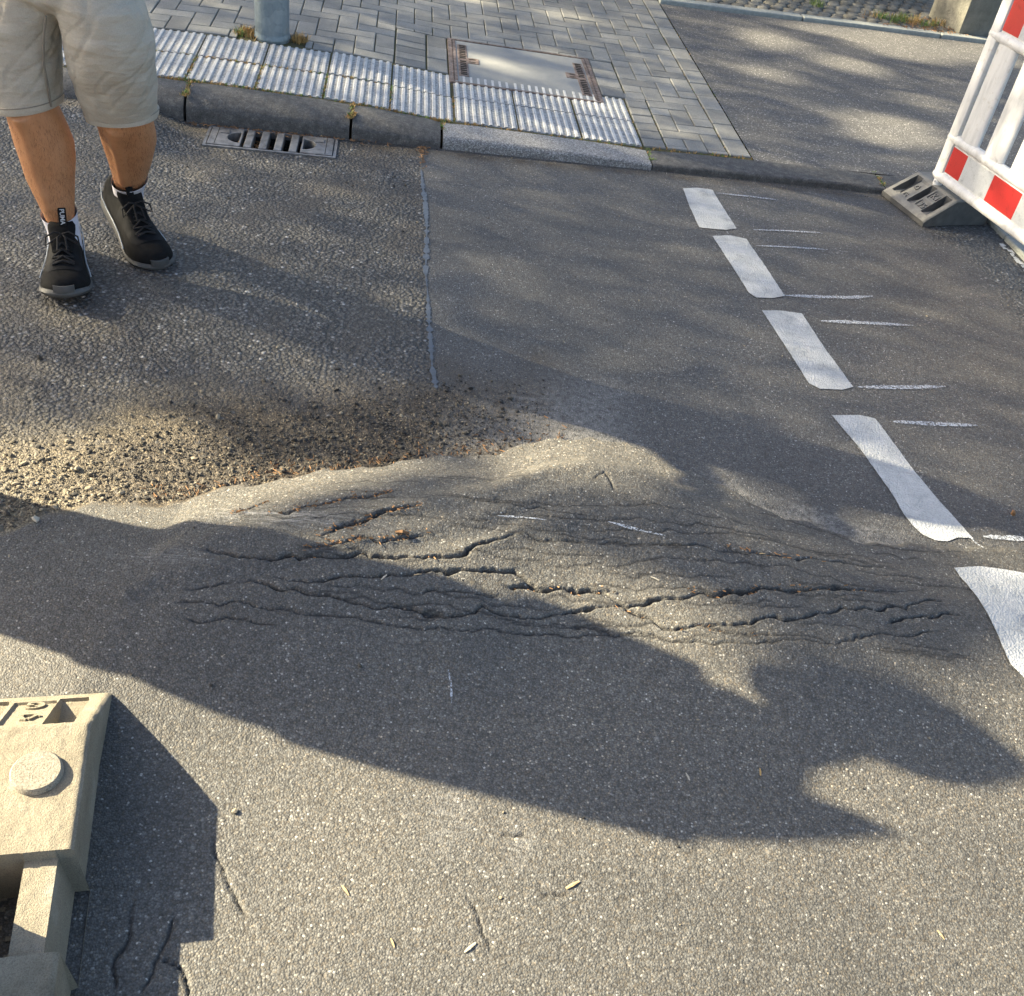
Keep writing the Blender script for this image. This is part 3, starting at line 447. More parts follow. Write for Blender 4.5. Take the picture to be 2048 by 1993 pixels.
# driveway sheet to the right
dm = MB(); ns = 60
ss = np.concatenate([np.linspace(1.728, 6, 90), [9, 15, 30, 60]]); tt = np.linspace(-.035, 2.565, 60)
vs = []
for t_ in tt:
    for s_ in ss:
        x, y = st2w(s_, t_); vs.append((x, y, zs(s_)-.002+.010*(float(vnoise(np.array([x*1.7]), np.array([y*1.7]), 8)[0])-.5)*min(1, (t_+.035)/.3)*min(1, (s_-1.728)/.3)))
nn = len(ss); dm.add(vs, [(j*nn+i, j*nn+i+1, (j+1)*nn+i+1, (j+1)*nn+i) for j in range(len(tt)-1) for i in range(nn-1)])
drv = dm.build('driveway', MAT['drive'], None, smooth=80); tag(drv, kind='structure')

def rounded_profile(w, h, r, seg=8):
    rx, rz_ = (r*1.75, h*.58) if h > .045 else (r, min(r, h*.7)); p = [(0, -.25)]
    for i in range(seg+1):
        a = math.pi/2*i/seg; p.append((rx-rx*math.cos(a), h-rz_+rz_*math.sin(a)))
    p += [(w-.008, h), (w, h-.008), (w, -.25)]
    return p
kerb = empty('kerb', K3(0, -.2, 0)); tag(kerb, kind='structure')
def kerb_stone(s0, s1, mat, w=.185, r=.07, jit=.0):
    m = MB(); rings = []; n = 7
    for i in range(n):
        s = s0+(s1-s0)*i/(n-1); h = float(zs(s)); rr_ = r; e = .006 if i in (0, n-1) else 0
        rings.append([np.array(K3(s, -.205+y+jit, z-e*(1 if z > 0 else 0)+random.uniform(-.0008,.0008)))-np.array(kerb.location) for y, z in rounded_profile(w, h, rr_)])
    m.loft(rings); return m.build('kerb_stone', mat, kerb, smooth=40)
bounds = [-60,-30,-15,-8,-4.87,-3.87,-2.87,-1.87,-.87,-.165,.237]
for a, b in zip(bounds[:-1], bounds[1:]): kerb_stone(a+.006, b-.006, MAT['kerb'])
kerb_stone(.243, 1.199, MAT['granite'], .178, .012, .002)
for a, b in ((1.206, 2.335), (2.342, 3.3), (3.31, 6), (6, 12), (12, 60)): kerb_stone(a, b, MAT['kerb'], .174, .014, .004)

# tactile slabs
def tactile_mesh(wd, dp, ribs=8):
    m = MB(); pitch = wd/ribs; prof = [(-wd/2, -.05, 1), (-wd/2, -.004, 1)]
    for i in range(ribs):
        c = -wd/2+pitch*(i+.5); prof += [(c-.0088, -.004, 1), (c-.0060, .0008, 0), (c+.0060, .0008, 0), (c+.0088, -.004, 0)]
    prof += [(wd/2, -.004, 1), (wd/2, -.05, 1)]
    a = [(x, -dp/2, z) for x, z, _ in prof]; b = [(x, dp/2, z) for x, z, _ in prof]; n = len(prof)
    m.v = a+b
    for i in range(n-1):
        m.f.append((i, i+1, n+i+1, n+i)); rib = prof[i+1][1] > -.004+1e-6 or prof[i][1] > -.004+1e-6
        m.m.append(0 if rib else 1)
    m.f.append(tuple(range(n))); m.m.append(1); m.f.append(tuple(reversed(range(n, 2*n)))); m.m.append(1)
    return m.mesh('tactile_slab', [MAT['rib'], MAT['groove']])
TM = tactile_mesh(.291, .302)
def place(me_, name, s, t, parent, z=0, sx=1, sy=1, rz=0.0):
    o = link(name, me_, parent); x, y = st2w(s, t); o.location = (x, y, float(zs(s))+z); sl = float(zs(s+.05)-zs(s-.05))/.1
    o.rotation_euler = (0, -math.atan(sl), KA+rz); o.scale = (sx, sy, 1); return o
for i in range(-9, 4):
    for j in (0, 1):
        place(TM, 'tactile_slab', .2985*(i+.5)-.003*(i < -1), .155+.314*j, pavement, random.uniform(-.002, .002), rz=random.uniform(-.006, .006), sx=1 if i < 3 else .97)

# pavers: 10 x 20 cm herringbone with a straight border course
PMB = MB(); PMB.box(-.5, .5, -.5, .5, -.06, 0)
def paver_mesh(sx, sy):
    m = MB(); m.box(-sx/2, sx/2, -sy/2, sy/2, -.06, 0); me = m.mesh('paver', MAT['paver'])
    bm = bmesh.new(); bm.from_mesh(me); bmesh.ops.bevel(bm, geom=[e for e in bm.edges if all(v.co.z > -.01 for v in e.verts)], offset=.0035, segments=1, affect='EDGES'); bm.to_mesh(me); bm.free(); return me
PCACHE = {}
stones = []
REG = [(-6, 1.612, .640, 3.4), (1.31, 1.612, .005, .640)]
def clip_rect(a, b): 
    r = (max(a[0], b[0]), min(a[1], b[1]), max(a[2], b[2]), min(a[3], b[3])); return r if r[1]-r[0] > .03 and r[3]-r[2] > .03 else None
def sub_rect(r, h):
    """r minus h -> list of rects"""
    if clip_rect(r, h) is None: return [r]
    out = []
    if h[0]-r[0] > .03: out.append((r[0], h[0], r[2], r[3]))
    if r[1]-h[1] > .03: out.append((h[1], r[1], r[2], r[3]))
    m0, m1 = max(r[0], h[0]), min(r[1], h[1])
    if h[2]-r[2] > .03: out.append((m0, m1, r[2], h[2]))
    if r[3]-h[3] > .03: out.append((m0, m1, h[3], r[3]))
    return out
HOLES = [(.004, 1.21, .40, COV[3]+.004), (-.76, -.435, .625, .80)]
u_ = .1005
for i in range(-62, 20):
    for j in range(-2, 35):
        k = (i-j) % 4; x0, y0 = 1.612+u_*i, .04+u_*j
        if k == 0: r = (x0, x0+2*u_, y0, y0+u_)
        elif k == 2: r = (x0, x0+u_, y0-u_, y0+u_)
        else: continue
        for g in REG:
            c = clip_rect(r, g)
            if c is None: continue
            rs = [c]
            for h in HOLES: rs = [q for r0 in rs for q in sub_rect(r0, h)]
            stones += rs
t0 = .005                                               # border course
while t0 < 3.3: stones.append((1.616, 1.724, t0, t0+.2)); t0 += .201
t0 = .005                                               # narrow course beside the slabs
while t0 < 2.0: stones.append((1.196, 1.306, t0, t0+.1)) if t0 < .64 else None; t0 += .1015
t0 = .64
while t0 < COV[3]: stones.append((COV[1]+.004, 1.206, t0, min(COV[3]+.004, t0+.138))); t0 += .139
t0 = .64
while t0 < COV[3]: stones.append((.172, COV[0]-.004, t0, min(COV[3]+.004, t0+.19))); stones.append((.008, .168, t0, min(COV[3]+.004, t0+.095))); (stones.append((.008, .168, t0+.097, min(COV[3]+.004, t0+.19))) if t0+.13 < COV[3] else None); t0 += .191
vis = []; rest = []
for r in stones:
    c = K3((r[0]+r[1])/2, (r[2]+r[3])/2, float(zs((r[0]+r[1])/2))); ok, sc = in_view(c, .03); (vis if ok else rest).append((sc, r))
vis.sort(key=lambda q: -q[0]*q[0]*(q[1][1]-q[1][0])*(q[1][3]-q[1][2])); rest += vis[300:]; vis = vis[:300]
for sc, r in vis:
    key = (round(r[1]-r[0]-.0045, 3), round(r[3]-r[2]-.0045, 3))
    if key not in PCACHE: PCACHE[key] = paver_mesh(*key)
    o = place(PCACHE[key], 'paver', (r[0]+r[1])/2, (r[2]+r[3])/2, pavement, random.uniform(-.0018, .0018), rz=random.uniform(-.007, .007)); o.rotation_euler[1] += random.uniform(-.006, .006)
rm = MB()
for sc, r in rest:
    if r[0] < -4.5: continue
    a, b, c, d = r[0]+.003, r[1]-.003, r[2]+.003, r[3]-.003; z = random.uniform(-.0015, .0015)
    rm.add([K3(a,c,zs(a)+z-.05),K3(b,c,zs(b)+z-.05),K3(b,d,zs(b)+z-.05),K3(a,d,zs(a)+z-.05),K3(a,c,zs(a)+z),K3(b,c,zs(b)+z),K3(b,d,zs(b)+z),K3(a,d,zs(a)+z)], [(4,5,6,7),(0,1,5,4),(1,2,6,5),(2,3,7,6),(3,0,4,7)])
ro_ = rm.build('distant_pavers', MAT['paver'], pavement); ro_['kind'] = 'stuff'

# utility cover
cx, cy = st2w((COV[0]+COV[1])/2, (COV[2]+COV[3])/2); cz = float(zs((COV[0]+COV[1])/2)); CW, CDp = COV[1]-COV[0], COV[3]-COV[2]
cov = empty('utility_cover', (cx, cy, cz), KA); cov.rotation_euler[1] = .03; tag(cov, 'concrete filled utility cover in a rusty metal frame set into the paving', 'manhole cover')
m = MB(); fo = [(-CW/2,-CDp/2),(CW/2,-CDp/2),(CW/2,CDp/2),(-CW/2,CDp/2)]; fi = [(-CW/2+.02,-CDp/2+.016),(-CW/2+.02,CDp/2-.014),(CW/2-.02,CDp/2-.014),(CW/2-.02,-CDp/2+.016)]
m.prism(fo, -.06, .002, [fi[::-1]]); m.build('frame', MAT['rust'], cov)
m = MB(); m.box(-CW/2+.026, CW/2-.026, -CDp/2+.022, CDp/2-.02, -.06, .0); m.build('concrete_slab', MAT['cover'], cov, bevel=.004)
for sgn in (-1, 1):
    x = sgn*(CW/2-.034); m = MB(); n = 26
    m.box(x-.007, x+.007, -CDp/2+.03, CDp/2-.03, -.005, .0035)
    for i in range(n): yy = -CDp/2+.035+(CDp-.07)*i/(n-1); m.box(x+sgn*.007, x+sgn*.015, yy-.005, yy+.005, -.005, .0035)
    m.build('toothed_edge', MAT['rust'], cov)
    x = sgn*(CW/2-.075); pl = MB(); pl.box(x-.026, x+.026, -.24 if sgn < 0 else -.27, .26 if sgn < 0 else .23, -.005, .0025); p_ = pl.build('edge_plate', MAT['rust'], cov, bevel=.002)
    xl = sgn*(CW/2-.125); h1 = [(xl+.020*math.cos(a)-.0, .028+.011*math.sin(a)) for a in np.linspace(0, 2*math.pi, 14, endpoint=False)]; h2 = [(xl+.020*math.cos(a), -.010+.008*math.sin(a)) for a in np.linspace(0, 2*math.pi, 14, endpoint=False)]
    lug = MB(); lug.prism([(xl-.034,-.03),(xl+.034,-.03),(xl+.034,.05),(xl-.034,.05)], -.003, .003, [h1, h2]); lug.build('lifting_lug', MAT['rust'], cov)
    hb = MB(); 
    for hh in (h1, h2): hb.prism(hh, -.002, .0012)
    hb.build('lifting_hole', MAT['pit'], cov)
    bk = MB(); bk.box(-.016, .016, 0, .010, 0, .0028); bme = bk.mesh('raised_mark', MAT['pit'])      # worn raised marks on the edge plate
    for i in range(17):
        if i == 8: continue
        o = link('raised_mark', bme, p_); o.location = (x, (-.22 if sgn < 0 else -.25)+i*.028, .0022); o.scale = (1, .6+.8*random.random(), 1)

# gutter drain
dx_, dy_ = st2w((GR_S[0]+GR_S[1])/2, (GR_T[0]+GR_T[1])/2); GW, GD = GR_S[1]-GR_S[0], GR_T[1]-GR_T[0]
dr = empty('gutter_drain', (dx_, dy_, 0), KA); tag(dr, 'iron drain grate with cross bars in the gutter below the kerb', 'drain')
m = MB(); o4 = [(-GW/2,-GD/2),(GW/2,-GD/2),(GW/2,GD/2),(-GW/2,GD/2)]; i4 = [(-GW/2+.012,-GD/2+.012),(GW/2-.012,-GD/2+.012),(GW/2-.012,GD/2-.012),(-GW/2+.012,GD/2-.012)]
m.prism(o4, -.05, .006, [i4]); m.build('frame', MAT['iron'], dr)
m = MB(); h = -.30
m.add([(*i4[0],h),(*i4[1],h),(*i4[2],h),(*i4[3],h),(*i4[0],-.02),(*i4[1],-.02),(*i4[2],-.02),(*i4[3],-.02)], [(0,1,2,3),(0,4,5,1),(1,5,6,2),(2,6,7,3),(3,7,4,0)]); m.build('pit', MAT['pit'], dr)
for sgn in (-1, 1):
    x0, x1 = GW/2-.016, GW/2-.150; th = np.linspace(-math.pi/2, math.pi/2, 10)
    hole_ = [(GW/2-.142+.052*math.cos(a), .055*math.sin(a)) for a in th]
    outl = [(x1, -GD/2+.016), (x0, -GD/2+.016), (x0, GD/2-.016), (x1, GD/2-.016)]
    m = MB(); m.prism([(sgn*p[0], p[1]) for p in outl], -.03, .009, [[(sgn*p[0], p[1]) for p in hole_]]); e = m.build('end_plate', MAT['iron'], dr, bevel=.0015)
    m = MB(); m.box(sgn*(GW/2-.075)-.018, sgn*(GW/2-.075)+.018, .03, .065, .0085, .0125); m.build('cast_pad', MAT['iron'], e)
    m = MB(); m.box(sgn*(GW/2-.046)-.0015, sgn*(GW/2-.046)+.0015, -GD/2+.02, GD/2-.02, .0085, .0094); m.build('joint_line', MAT['pit'], e)
for i in range(4):
    x = -GW/2+.15+(GW-.30)*(i+.5)/4+.0; m = MB(); m.box(x-.016, x+.016, -GD/2+.014, GD/2-.014, -.03, .010); m.build('bar', MAT['iron'], dr, bevel=.003)
m = MB(); m.box(-GW/2+.15, GW/2-.15, -GD/2+.03, -GD/2+.036, -.035, -.01); m.build('cross_web', MAT['iron'], dr)

# lamp post in the paving
px_, py_ = st2w(-.598, .718); pr_ = .083
post = empty('lamp_post', (px_, py_, float(zs(-.6)))); tag(post, 'thick galvanised steel post standing behind the ribbed slabs', 'post')
m = MB(); m.tube([(0,0,-.3),(0,0,.02),(0,0,1),(0,0,2.2),(0,0,3.5)], [pr_,pr_,pr_,pr_*.985,pr_*.6], 40); m.build('shaft', MAT['galv'], post, smooth=50)
m = MB(); m.tube([(0,0,3.48),(0,0,4.5),(0,0,6)], [pr_*.6,pr_*.55,pr_*.5], 24); m.build('upper_shaft', MAT['galv'], post, smooth=50)
m = MB(); m.tube([(0,0,.005),(0,0,.028)], [pr_+.006,pr_+.002], 40); m.build('collar', MAT['galv'], post, smooth=50)
m = MB(); m.add([K3(*q) for q in ((-.765,.622,.102),(-.43,.622,.094),(-.43,.80,.094),(-.765,.80,.102))], [(0,1,2,3)]); o = m.build('post_pocket', MAT['soil'], pavement)

# far edge: low edging stones, cobbles, verge
edg = empty('garden_edging', K3(1.7, 2.58, .03)); tag(edg, 'low concrete edging stones along the back of the driveway', 'edging')
for k in range(0, 7):
    m = MB(); a, b = 1.73+k*1.0, 2.72+k*1.0
    m.add([np.array(K3(s, t, z))-np.array(edg.location) for s, t, z in ((a,2.58,-.1),(b,2.58,-.1),(b,2.66,-.1),(a,2.66,-.1),(a,2.58,.055),(b,2.58,.055),(b,2.66,.055),(a,2.66,.055))], [(0,3,2,1),(4,5,6,7),(0,1,5,4),(1,2,6,5),(2,3,7,6),(3,0,4,7)])
    m.build('edging_stone', MAT['slab'], edg, bevel=.008)
gm = MB(); gm.add([K3(1.73,2.6,.02),K3(60,2.6,.02),K3(60,60,.05),K3(1.73,60,.05),K3(-60,3.4,.09),K3(1.73,3.4,.02),K3(-60,60,.09)], [(0,1,2,3),(4,5,3,6)]); vg = gm.build('verge', MAT['soil']); tag(vg, kind='structure')
cm_ = MB()
for i in range(2, 46):
    for j in range(18):
        s, t = 1.6+i*.088+(.04 if j % 2 else 0), 2.715+j*.088; a, b = .036+random.uniform(-.004, .003), .036+random.uniform(-.004, .003); z = .045+random.uniform(-.006, .008); an = random.uniform(-.12, .12)
        s += random.uniform(-.006, .006); t += random.uniform(-.006, .006); q = []
        for zz, k in ((-.03, 1.05), (z-.008, 1.03), (z, .78)):
            for ex, ey in ((-1,-1),(1,-1),(1,1),(-1,1)):
                lx, ly = ex*a*k, ey*b*k; q.append(K3(s+lx*math.cos(an)-ly*math.sin(an), t+lx*math.sin(an)+ly*math.cos(an), zz))
        cm_.add(q, [(8,9,10,11)]+[(o_+i_, o_+(i_+1) % 4, o_+4+(i_+1) % 4, o_+4+i_) for o_ in (0, 4) for i_ in range(4)])
cb = cm_.build('cobblestones', MAT['cobble'], vg, smooth=60); cb['kind'] = 'stuff'

# concrete pillar at the driveway's back corner
pil = empty('gate_pillar', K3(3.88, 2.66, .03), KA+.12); tag(pil, 'weathered concrete pillar at the back edge of the driveway', 'pillar')
m = MB(); m.loft([[(0,0,-.2),(.36,0,-.2),(.36,.45,-.2),(0,.45,-.2)], [(.004,.002,.25),(.352,.004,.25),(.35,.44,.25),(.006,.44,.25)], [(.006,.006,.9),(.346,.006,.9),(.346,.43,.9),(.006,.43,.9)], [(.008,.008,1.5),(.34,.008,1.5),(.34,.42,1.5),(.008,.42,1.5)]]); m.build('shaft', MAT['pillar'], pil, smooth=30, bevel=.018)
m = MB(); m.box(-.03, .38, -.03, .46, 1.5, 1.56); m.build('cap', MAT['slab'], pil, bevel=.01)

# parked car behind, only its tyre and dark underside show
cs_, ct_ = 3.30, 4.05
car = empty('parked_car', K3(cs_, ct_, .045), KA+.02); tag(car, 'dark parked car whose front tyre shows at the top edge', 'car')
prof = [(-3.2,.22),(-3.2,.75),(-2.9,.95),(-2.2,1.0),(-1.5,1.42),(-.2,1.45),(.45,1.02),(1.0,.92),(1.05,.5),(1.0,.22)]
m = MB(); m.loft([[(x, y, z if z < .9 else z-(.04 if y in (0, 1.7) else 0)) for x, z in prof] for y in (0, .25, .85, 1.45, 1.7)]); m.build('body', MAT['car'], car, smooth=35)
m = MB(); m.loft([[(x, y, z) for x, z in ((-2.1,1.02),(-1.45,1.38),(-.22,1.41),(.36,1.05))] for y in (-.004, 1.704)]); m.build('side_glass', MAT['glass'], car)
for wx_, wy_ in ((.35, .02), (-2.35, .02), (.35, 1.48), (-2.35, 1.48)):
    m = MB(); R_ = .31; rg = []
    for i in range(33):
        a = 2*math.pi*i/32; rg.append([(wx_+rr_*math.cos(a), wy_+yy, R_+rr_*math.sin(a)) for yy, rr_ in ((0,.2),(0,.28),(.02,.305),(.06,.31),(.14,.31),(.18,.305),(.2,.28),(.2,.2))])
    m.loft(rg, cap=False, closed=True); ty = m.build('wheel', MAT['tyre'], car, smooth=40)
    m = MB(); m.tube([(wx_, wy_+.03, R_), (wx_, wy_+.17, R_)], .2, 24); m.build('rim', MAT['rim'], ty)

# pale concrete gutter stones at the right-hand edge of the road
gs = empty('gutter_stones', (1.985, 4.62, 0), math.atan2(-.314, .06)); tag(gs, 'pale flat concrete gutter stones beside the grey barrier foot', 'gutter')
for k in range(-1, 3):
    m = MB(); m.box(k*.5+.004, k*.5+.496, .0, .28, -.15, .024+.002*k); m.build('gutter_stone', MAT['slab'], gs, bevel=.008)
m = MB()
for k in range(26):
    x = .05+k*.03+random.uniform(-.01, .01); y = -.045+random.uniform(-.012, .012); m.add([(x,y,.005),(x+random.uniform(.015,.04),y-.004,.005),(x+random.uniform(.01,.04),y+random.uniform(.012,.028),.0052),(x,y+random.uniform(.008,.022),.0052)], [(0,1,2,3)])
m.build('worn_edge_line', MAT['paint'], gs)
# ================================================================ barrier foot plates
def foot_plate(name, mat, knob_mat, H, W, run, flat, mid, lip=.032):
    half = run+flat+mid/2; nx = int(2*half/.0042); ny = int(W/.0042)
    X, Y = np.meshgrid(np.linspace(-half, half, nx), np.linspace(-W/2, W/2, ny), indexing='ij'); e = half-np.abs(X); ay = np.abs(Y)
    prof = np.where(e < .010, lip-.010+e, lip+(H-lip)*np.clip((e-.010)/(run-.010), 0, 1)); prof = np.minimum(prof, H)
    z = prof.copy(); k = W/.33
    yy = Y/k
    slots = (np.abs(yy-.118) < .021) | (np.abs(yy) < .021) | (np.abs(yy+.118) < .021)
    ins = (e > .026) & (e < run*.93)
    z = np.where(slots & ins, np.minimum(z, lip+.004+.10*np.clip(e-.026, 0, 1)), z)
    for yc in (.062, -.060):
        pan = (np.abs(yy-yc) < .030) & (e > .034) & (e < run*.90)
        if yc < 0: pan &= ~((e > run*.50) & (e < run*.57))
        z = np.where(pan, z-.007, z)
    # middle: inset sides, bar, open wells, clamp slot
    md = np.abs(X) < mid/2
    i0, i1, i2 = (.028, .088, .158) if W > .4 else (.042, .098, .150)
    z = np.where(md & (ay > W/2-i0), .0, z); z = np.where(md & (ay <= W/2-i0) & (ay > W/2-i1), H-.020, z)
    z = np.where(md & (ay <= W/2-i1) & (ay > W/2-i2), .004, z); z = np.where(md & (ay <= W/2-i2), H-.03, z)
    rim = np.minimum(W/2-ay, np.where(e < .01, 1, 1)); z = z-.006*np.clip(1-rim/.009, 0, 1)**2
    z = np.where(e > .02, z+.0014*(vnoise(X*90+5, Y*90+5, 51)-.5), z)
    z = np.maximum(z, .003)
    Y = Y*(1-.055*z/H)
    m = MB(); n = nx*ny; idx = np.arange(n).reshape(nx, ny)
    m.v = [tuple(p) for p in np.stack([X, Y, z], -1).reshape(-1, 3)]
    zf = z.ravel(); fq = np.stack([idx[:-1,:-1], idx[1:,:-1], idx[1:,1:], idx[:-1,1:]], -1).reshape(-1, 4); m.f = [tuple(q) for q in fq[zf[fq].max(1) > .0045].tolist()]; m.m = [0]*len(m.f)
    per = list(idx[:,0])+list(idx[-1,1:])+list(idx[::-1,-1][1:])+list(idx[0,::-1][1:-1]); b = len(m.v)
    m.v += [(m.v[i][0]*.996, m.v[i][1]*1.0, 0) for i in per]; L = len(per)
    for i in range(L): j = (i+1) % L; m.f.append((per[i], b+i, b+j, per[j])); m.m.append(0)
    root = empty(name); m.build('body', mat, root, smooth=38)
    th = math.atan2(H-lip, run)
    for sg in (-1, 1):
        for sy in (-1, 1):
            kb = MB(); kx, ky = sg*(half-run-flat*.40), sy*(W/2-(.100*k if W < .4 else .092)); rr_ = .046*(H/.135)
            kb.tube([(kx,ky,H-.01),(kx,ky,H+.008),(kx,ky,H+.012)], [rr_,rr_*.98,rr_*.90], 28); kb.build('stacking_knob', knob_mat, root, smooth=40)
        # cast lettering on the sloping ends
        R_ = Matrix((( 0, math.cos(th), -math.sin(th)), (-1, 0, 0), (0, math.sin(th), math.cos(th)))).to_4x4()
        if sg > 0: R_ = Matrix.Rotation(math.pi, 4, 'Z') @ R_
        for txt, ee, yc, sz in (('K1', run*.735, -.060, .043), ('35', run*.34, -.060, .043), ('G', run*.30, .062, .040)):
            zz = lip+(H-lip)*(ee-.01)/(run-.01)-.006; p = Vector((sg*(half-ee), -sg*0+(yc*k if sg < 0 else -yc*k), zz))
            o = text_mesh(txt, sz*k, .004, 'cast_letter', mat, root, p, R_.to_euler()); 
        ar = MB()                                            # triangle of three bent arrows
        for q in range(3):
            a0 = math.pi/2+q*2*math.pi/3; P0 = Vector((.017*math.cos(a0), .017*math.sin(a0))); a1 = a0+2*math.pi/3; P1 = Vector((.017*math.cos(a1), .017*math.sin(a1))); dd = (P1-P0).normalized(); nn_ = Vector((-dd.y, dd.x))
            A = P0+dd*.005; Bp = P1-dd*.008; ar.prism([tuple((A-nn_*.0022)*k), tuple((Bp-nn_*.0022)*k), tuple((Bp-nn_*.006)*k), tuple((P1-dd*.001)*k), tuple((Bp+nn_*.006)*k), tuple((Bp+nn_*.0022)*k), tuple((A+nn_*.0022)*k)], -.004, .004)
        ee = run*.66; zz = lip+(H-lip)*(ee-.01)/(run-.01)-.006; yc = .062
        o = ar.build('cast_arrows', mat, root); o.location = (sg*(half-ee), (yc*k if sg < 0 else -yc*k), zz); o.rotation_euler = R_.to_euler()
    return root, half
fpL, hL = foot_plate('barrier_foot_plate', MAT['beige'], MAT['disc'], .135, .44, .165, .270, .175)
e1 = Vector((.29, -.957)).normalized(); e2 = Vector((-.957, -.29)).normalized(); cL = Vector((-.752, 1.348))+e1*hL+e2*.22
fpL.location = (cL.x, cL.y, ROADZ(cL.x, cL.y)); fpL.rotation_euler = (0, 0, math.atan2(e1.y, e1.x))
tag(fpL, 'sandy beige barrier foot plate with round knobs in the near left corner', 'foot plate', 'barrier foot plates')
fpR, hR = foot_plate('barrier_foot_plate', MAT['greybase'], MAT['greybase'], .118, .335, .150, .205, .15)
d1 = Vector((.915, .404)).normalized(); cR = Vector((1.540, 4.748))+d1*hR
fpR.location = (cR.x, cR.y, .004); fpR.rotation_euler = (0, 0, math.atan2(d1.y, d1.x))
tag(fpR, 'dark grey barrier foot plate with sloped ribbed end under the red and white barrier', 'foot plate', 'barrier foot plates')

# ================================================================ barriers
def barrier():
    r = empty('barrier_fence'); Lb = 2.05
    def part(nm, mat, fn, bev=.006, sm=40):
        m = MB(); fn(m); return m.build(nm, mat, r, smooth=sm, bevel=bev)
    for x in (.03, Lb-.03):
        part('end_post', MAT['bwhite'], lambda m: m.box(x-.030, x+.030, -.021, .021, .135, 1.06), .012)
        f_ = part('foot_peg', MAT['bwhite'], lambda m: m.tube([(x+.005, 0, .075), (x+.005, 0, .15)], .021, 14), 0)
        m = MB()
        for zz in (.10, .125): m.tube([(x+.005, -.024, zz), (x+.005, .024, zz)], .006, 8)
        m.build('peg_pin', MAT['bwhite'], f_)
    for nm, z, rz_ in (('bottom_rail', .150, .026), ('lower_rail', .322, .024), ('upper_rail', .765, .024), ('top_rail', 1.055, .026)):
        part(nm, MAT['bwhite'], lambda m: m.tube([(.0, 0, z), (.02, 0, z), (Lb-.02, 0, z), (Lb, 0, z)], [rz_*.75, rz_, rz_, rz_*.75], 14), 0)
    for k in range(11):
        x0 = .068+k*.175
        part('slat', MAT['bwhite'], lambda m: m.loft([[(x0+.062+.062*math.cos(a), .017*math.copysign(abs(math.sin(a))**.7, math.sin(a)), z) for a in np.linspace(0, 2*math.pi, 16, endpoint=False)] for z in (.335, .55, .752)]), 0, 60)
    for z0, z1 in ((.172, .302), (.785, 1.035)):
        bd = part('board', MAT['bwhite'], lambda m: m.box(.058, Lb-.058, -.010, .010, z0, z1), 0)
        x = .062; red = True; wds = [.105]+[.19]*12
        for wd in wds:
            x1 = min(x+wd, Lb-.06)
            if x1-x < .02: break
            for sy in (-1, 1):
                m = MB(); y0 = .0105*sy; m.box(x, x1-.0004, min(y0, y0+.0015*sy), max(y0, y0+.0015*sy), z0+.008, z1-.008); m.build('red_film' if red else 'white_film', MAT['film_red' if red else 'film_white'], bd)
            x = x1; red = not red
    return r
bR = barrier(); bd_ = Vector((.385, -.923)).normalized(); bR.location = (1.668, 4.868, .012); bR.rotation_euler = (0, 0, math.atan2(bd_.y, bd_.x))
tag(bR, 'white plastic barrier fence with red reflective blocks at the right edge', 'barrier', 'barrier fences')
bL = barrier(); pL = cL-e2*.22+e2*.175; bL.location = (pL.x, pL.y, .015); bL.rotation_euler = (0, 0, math.atan2(e2.y, e2.x))
tag(bL, 'white plastic barrier fence standing in the sandy beige foot plate', 'barrier', 'barrier fences')

# ================================================================ people
def ell(c, rx, ry, n=28, tilt=(0, 0), p=2.0, rot=0):
    out = []
    for k in range(n):
        a = 2*math.pi*k/n; ca, sa = math.cos(a), math.sin(a); x = rx*math.copysign(abs(ca)**(2/p), ca); y = ry*math.copysign(abs(sa)**(2/p), sa)
        xr = x*math.cos(rot)-y*math.sin(rot); yr = x*math.sin(rot)+y*math.cos(rot); out.append((c[0]+xr, c[1]+yr, c[2]+tilt[0]*xr+tilt[1]*yr))
    return out
def limb(m, pts, n=20):
    """tapered round limb along joints (x,y,z,r)"""
    m.tube([p[:3] for p in pts], [p[3] for p in pts], n)
def ball(m, c, r, n=16):
    rx, ry, rz_ = r if hasattr(r, '__len__') else (r, r, r); rings = []
    for i in range(1, n): a = math.pi*i/n; rings.append([(c[0]+rx*math.sin(a)*math.cos(2*math.pi*k/24), c[1]+ry*math.sin(a)*math.sin(2*math.pi*k/24), c[2]-rz_*math.cos(a)) for k in range(24)])
    m.loft(rings)
def fuse(m, name, mat, parent, voxel=.010, smooth_it=6):
    me = m.mesh(name, mat); o = link(name, me); md = o.modifiers.new('r', 'REMESH'); md.mode = 'VOXEL'; md.voxel_size = voxel; md.use_smooth_shade = True
    s = o.modifiers.new('s', 'SMOOTH'); s.factor = .5; s.iterations = smooth_it
    dg = bpy.context.evaluated_depsgraph_get(); dg.update(); me2 = bpy.data.meshes.new_from_object(o.evaluated_get(dg)); bpy.data.objects.remove(o); me2.name = name
    me2.materials.clear(); me2.materials.append(mat); me2.polygons.foreach_set('use_smooth', [True]*len(me2.polygons))
    return link(name, me2, parent)
def head_parts(m, c):
    """skull, jaw, nose and ears facing -y"""
    x, y, z = c; ball(m, (x, y, z+.02), (.076, .095, .105)); ball(m, (x, y-.03, z-.05), (.056, .062, .065)); m.tube([(x, y-.08, z+.02), (x, y-.108, z-.018), (x, y-.085, z-.028)], [.010, .016, .010], 8)
    for s in (-1, 1): ball(m, (x+s*.078, y+.01, z), (.012, .022, .032), 8)
    m.tube([(x, y+.02, z-.16), (x, y+.015, z-.04)], [.058, .055], 16)
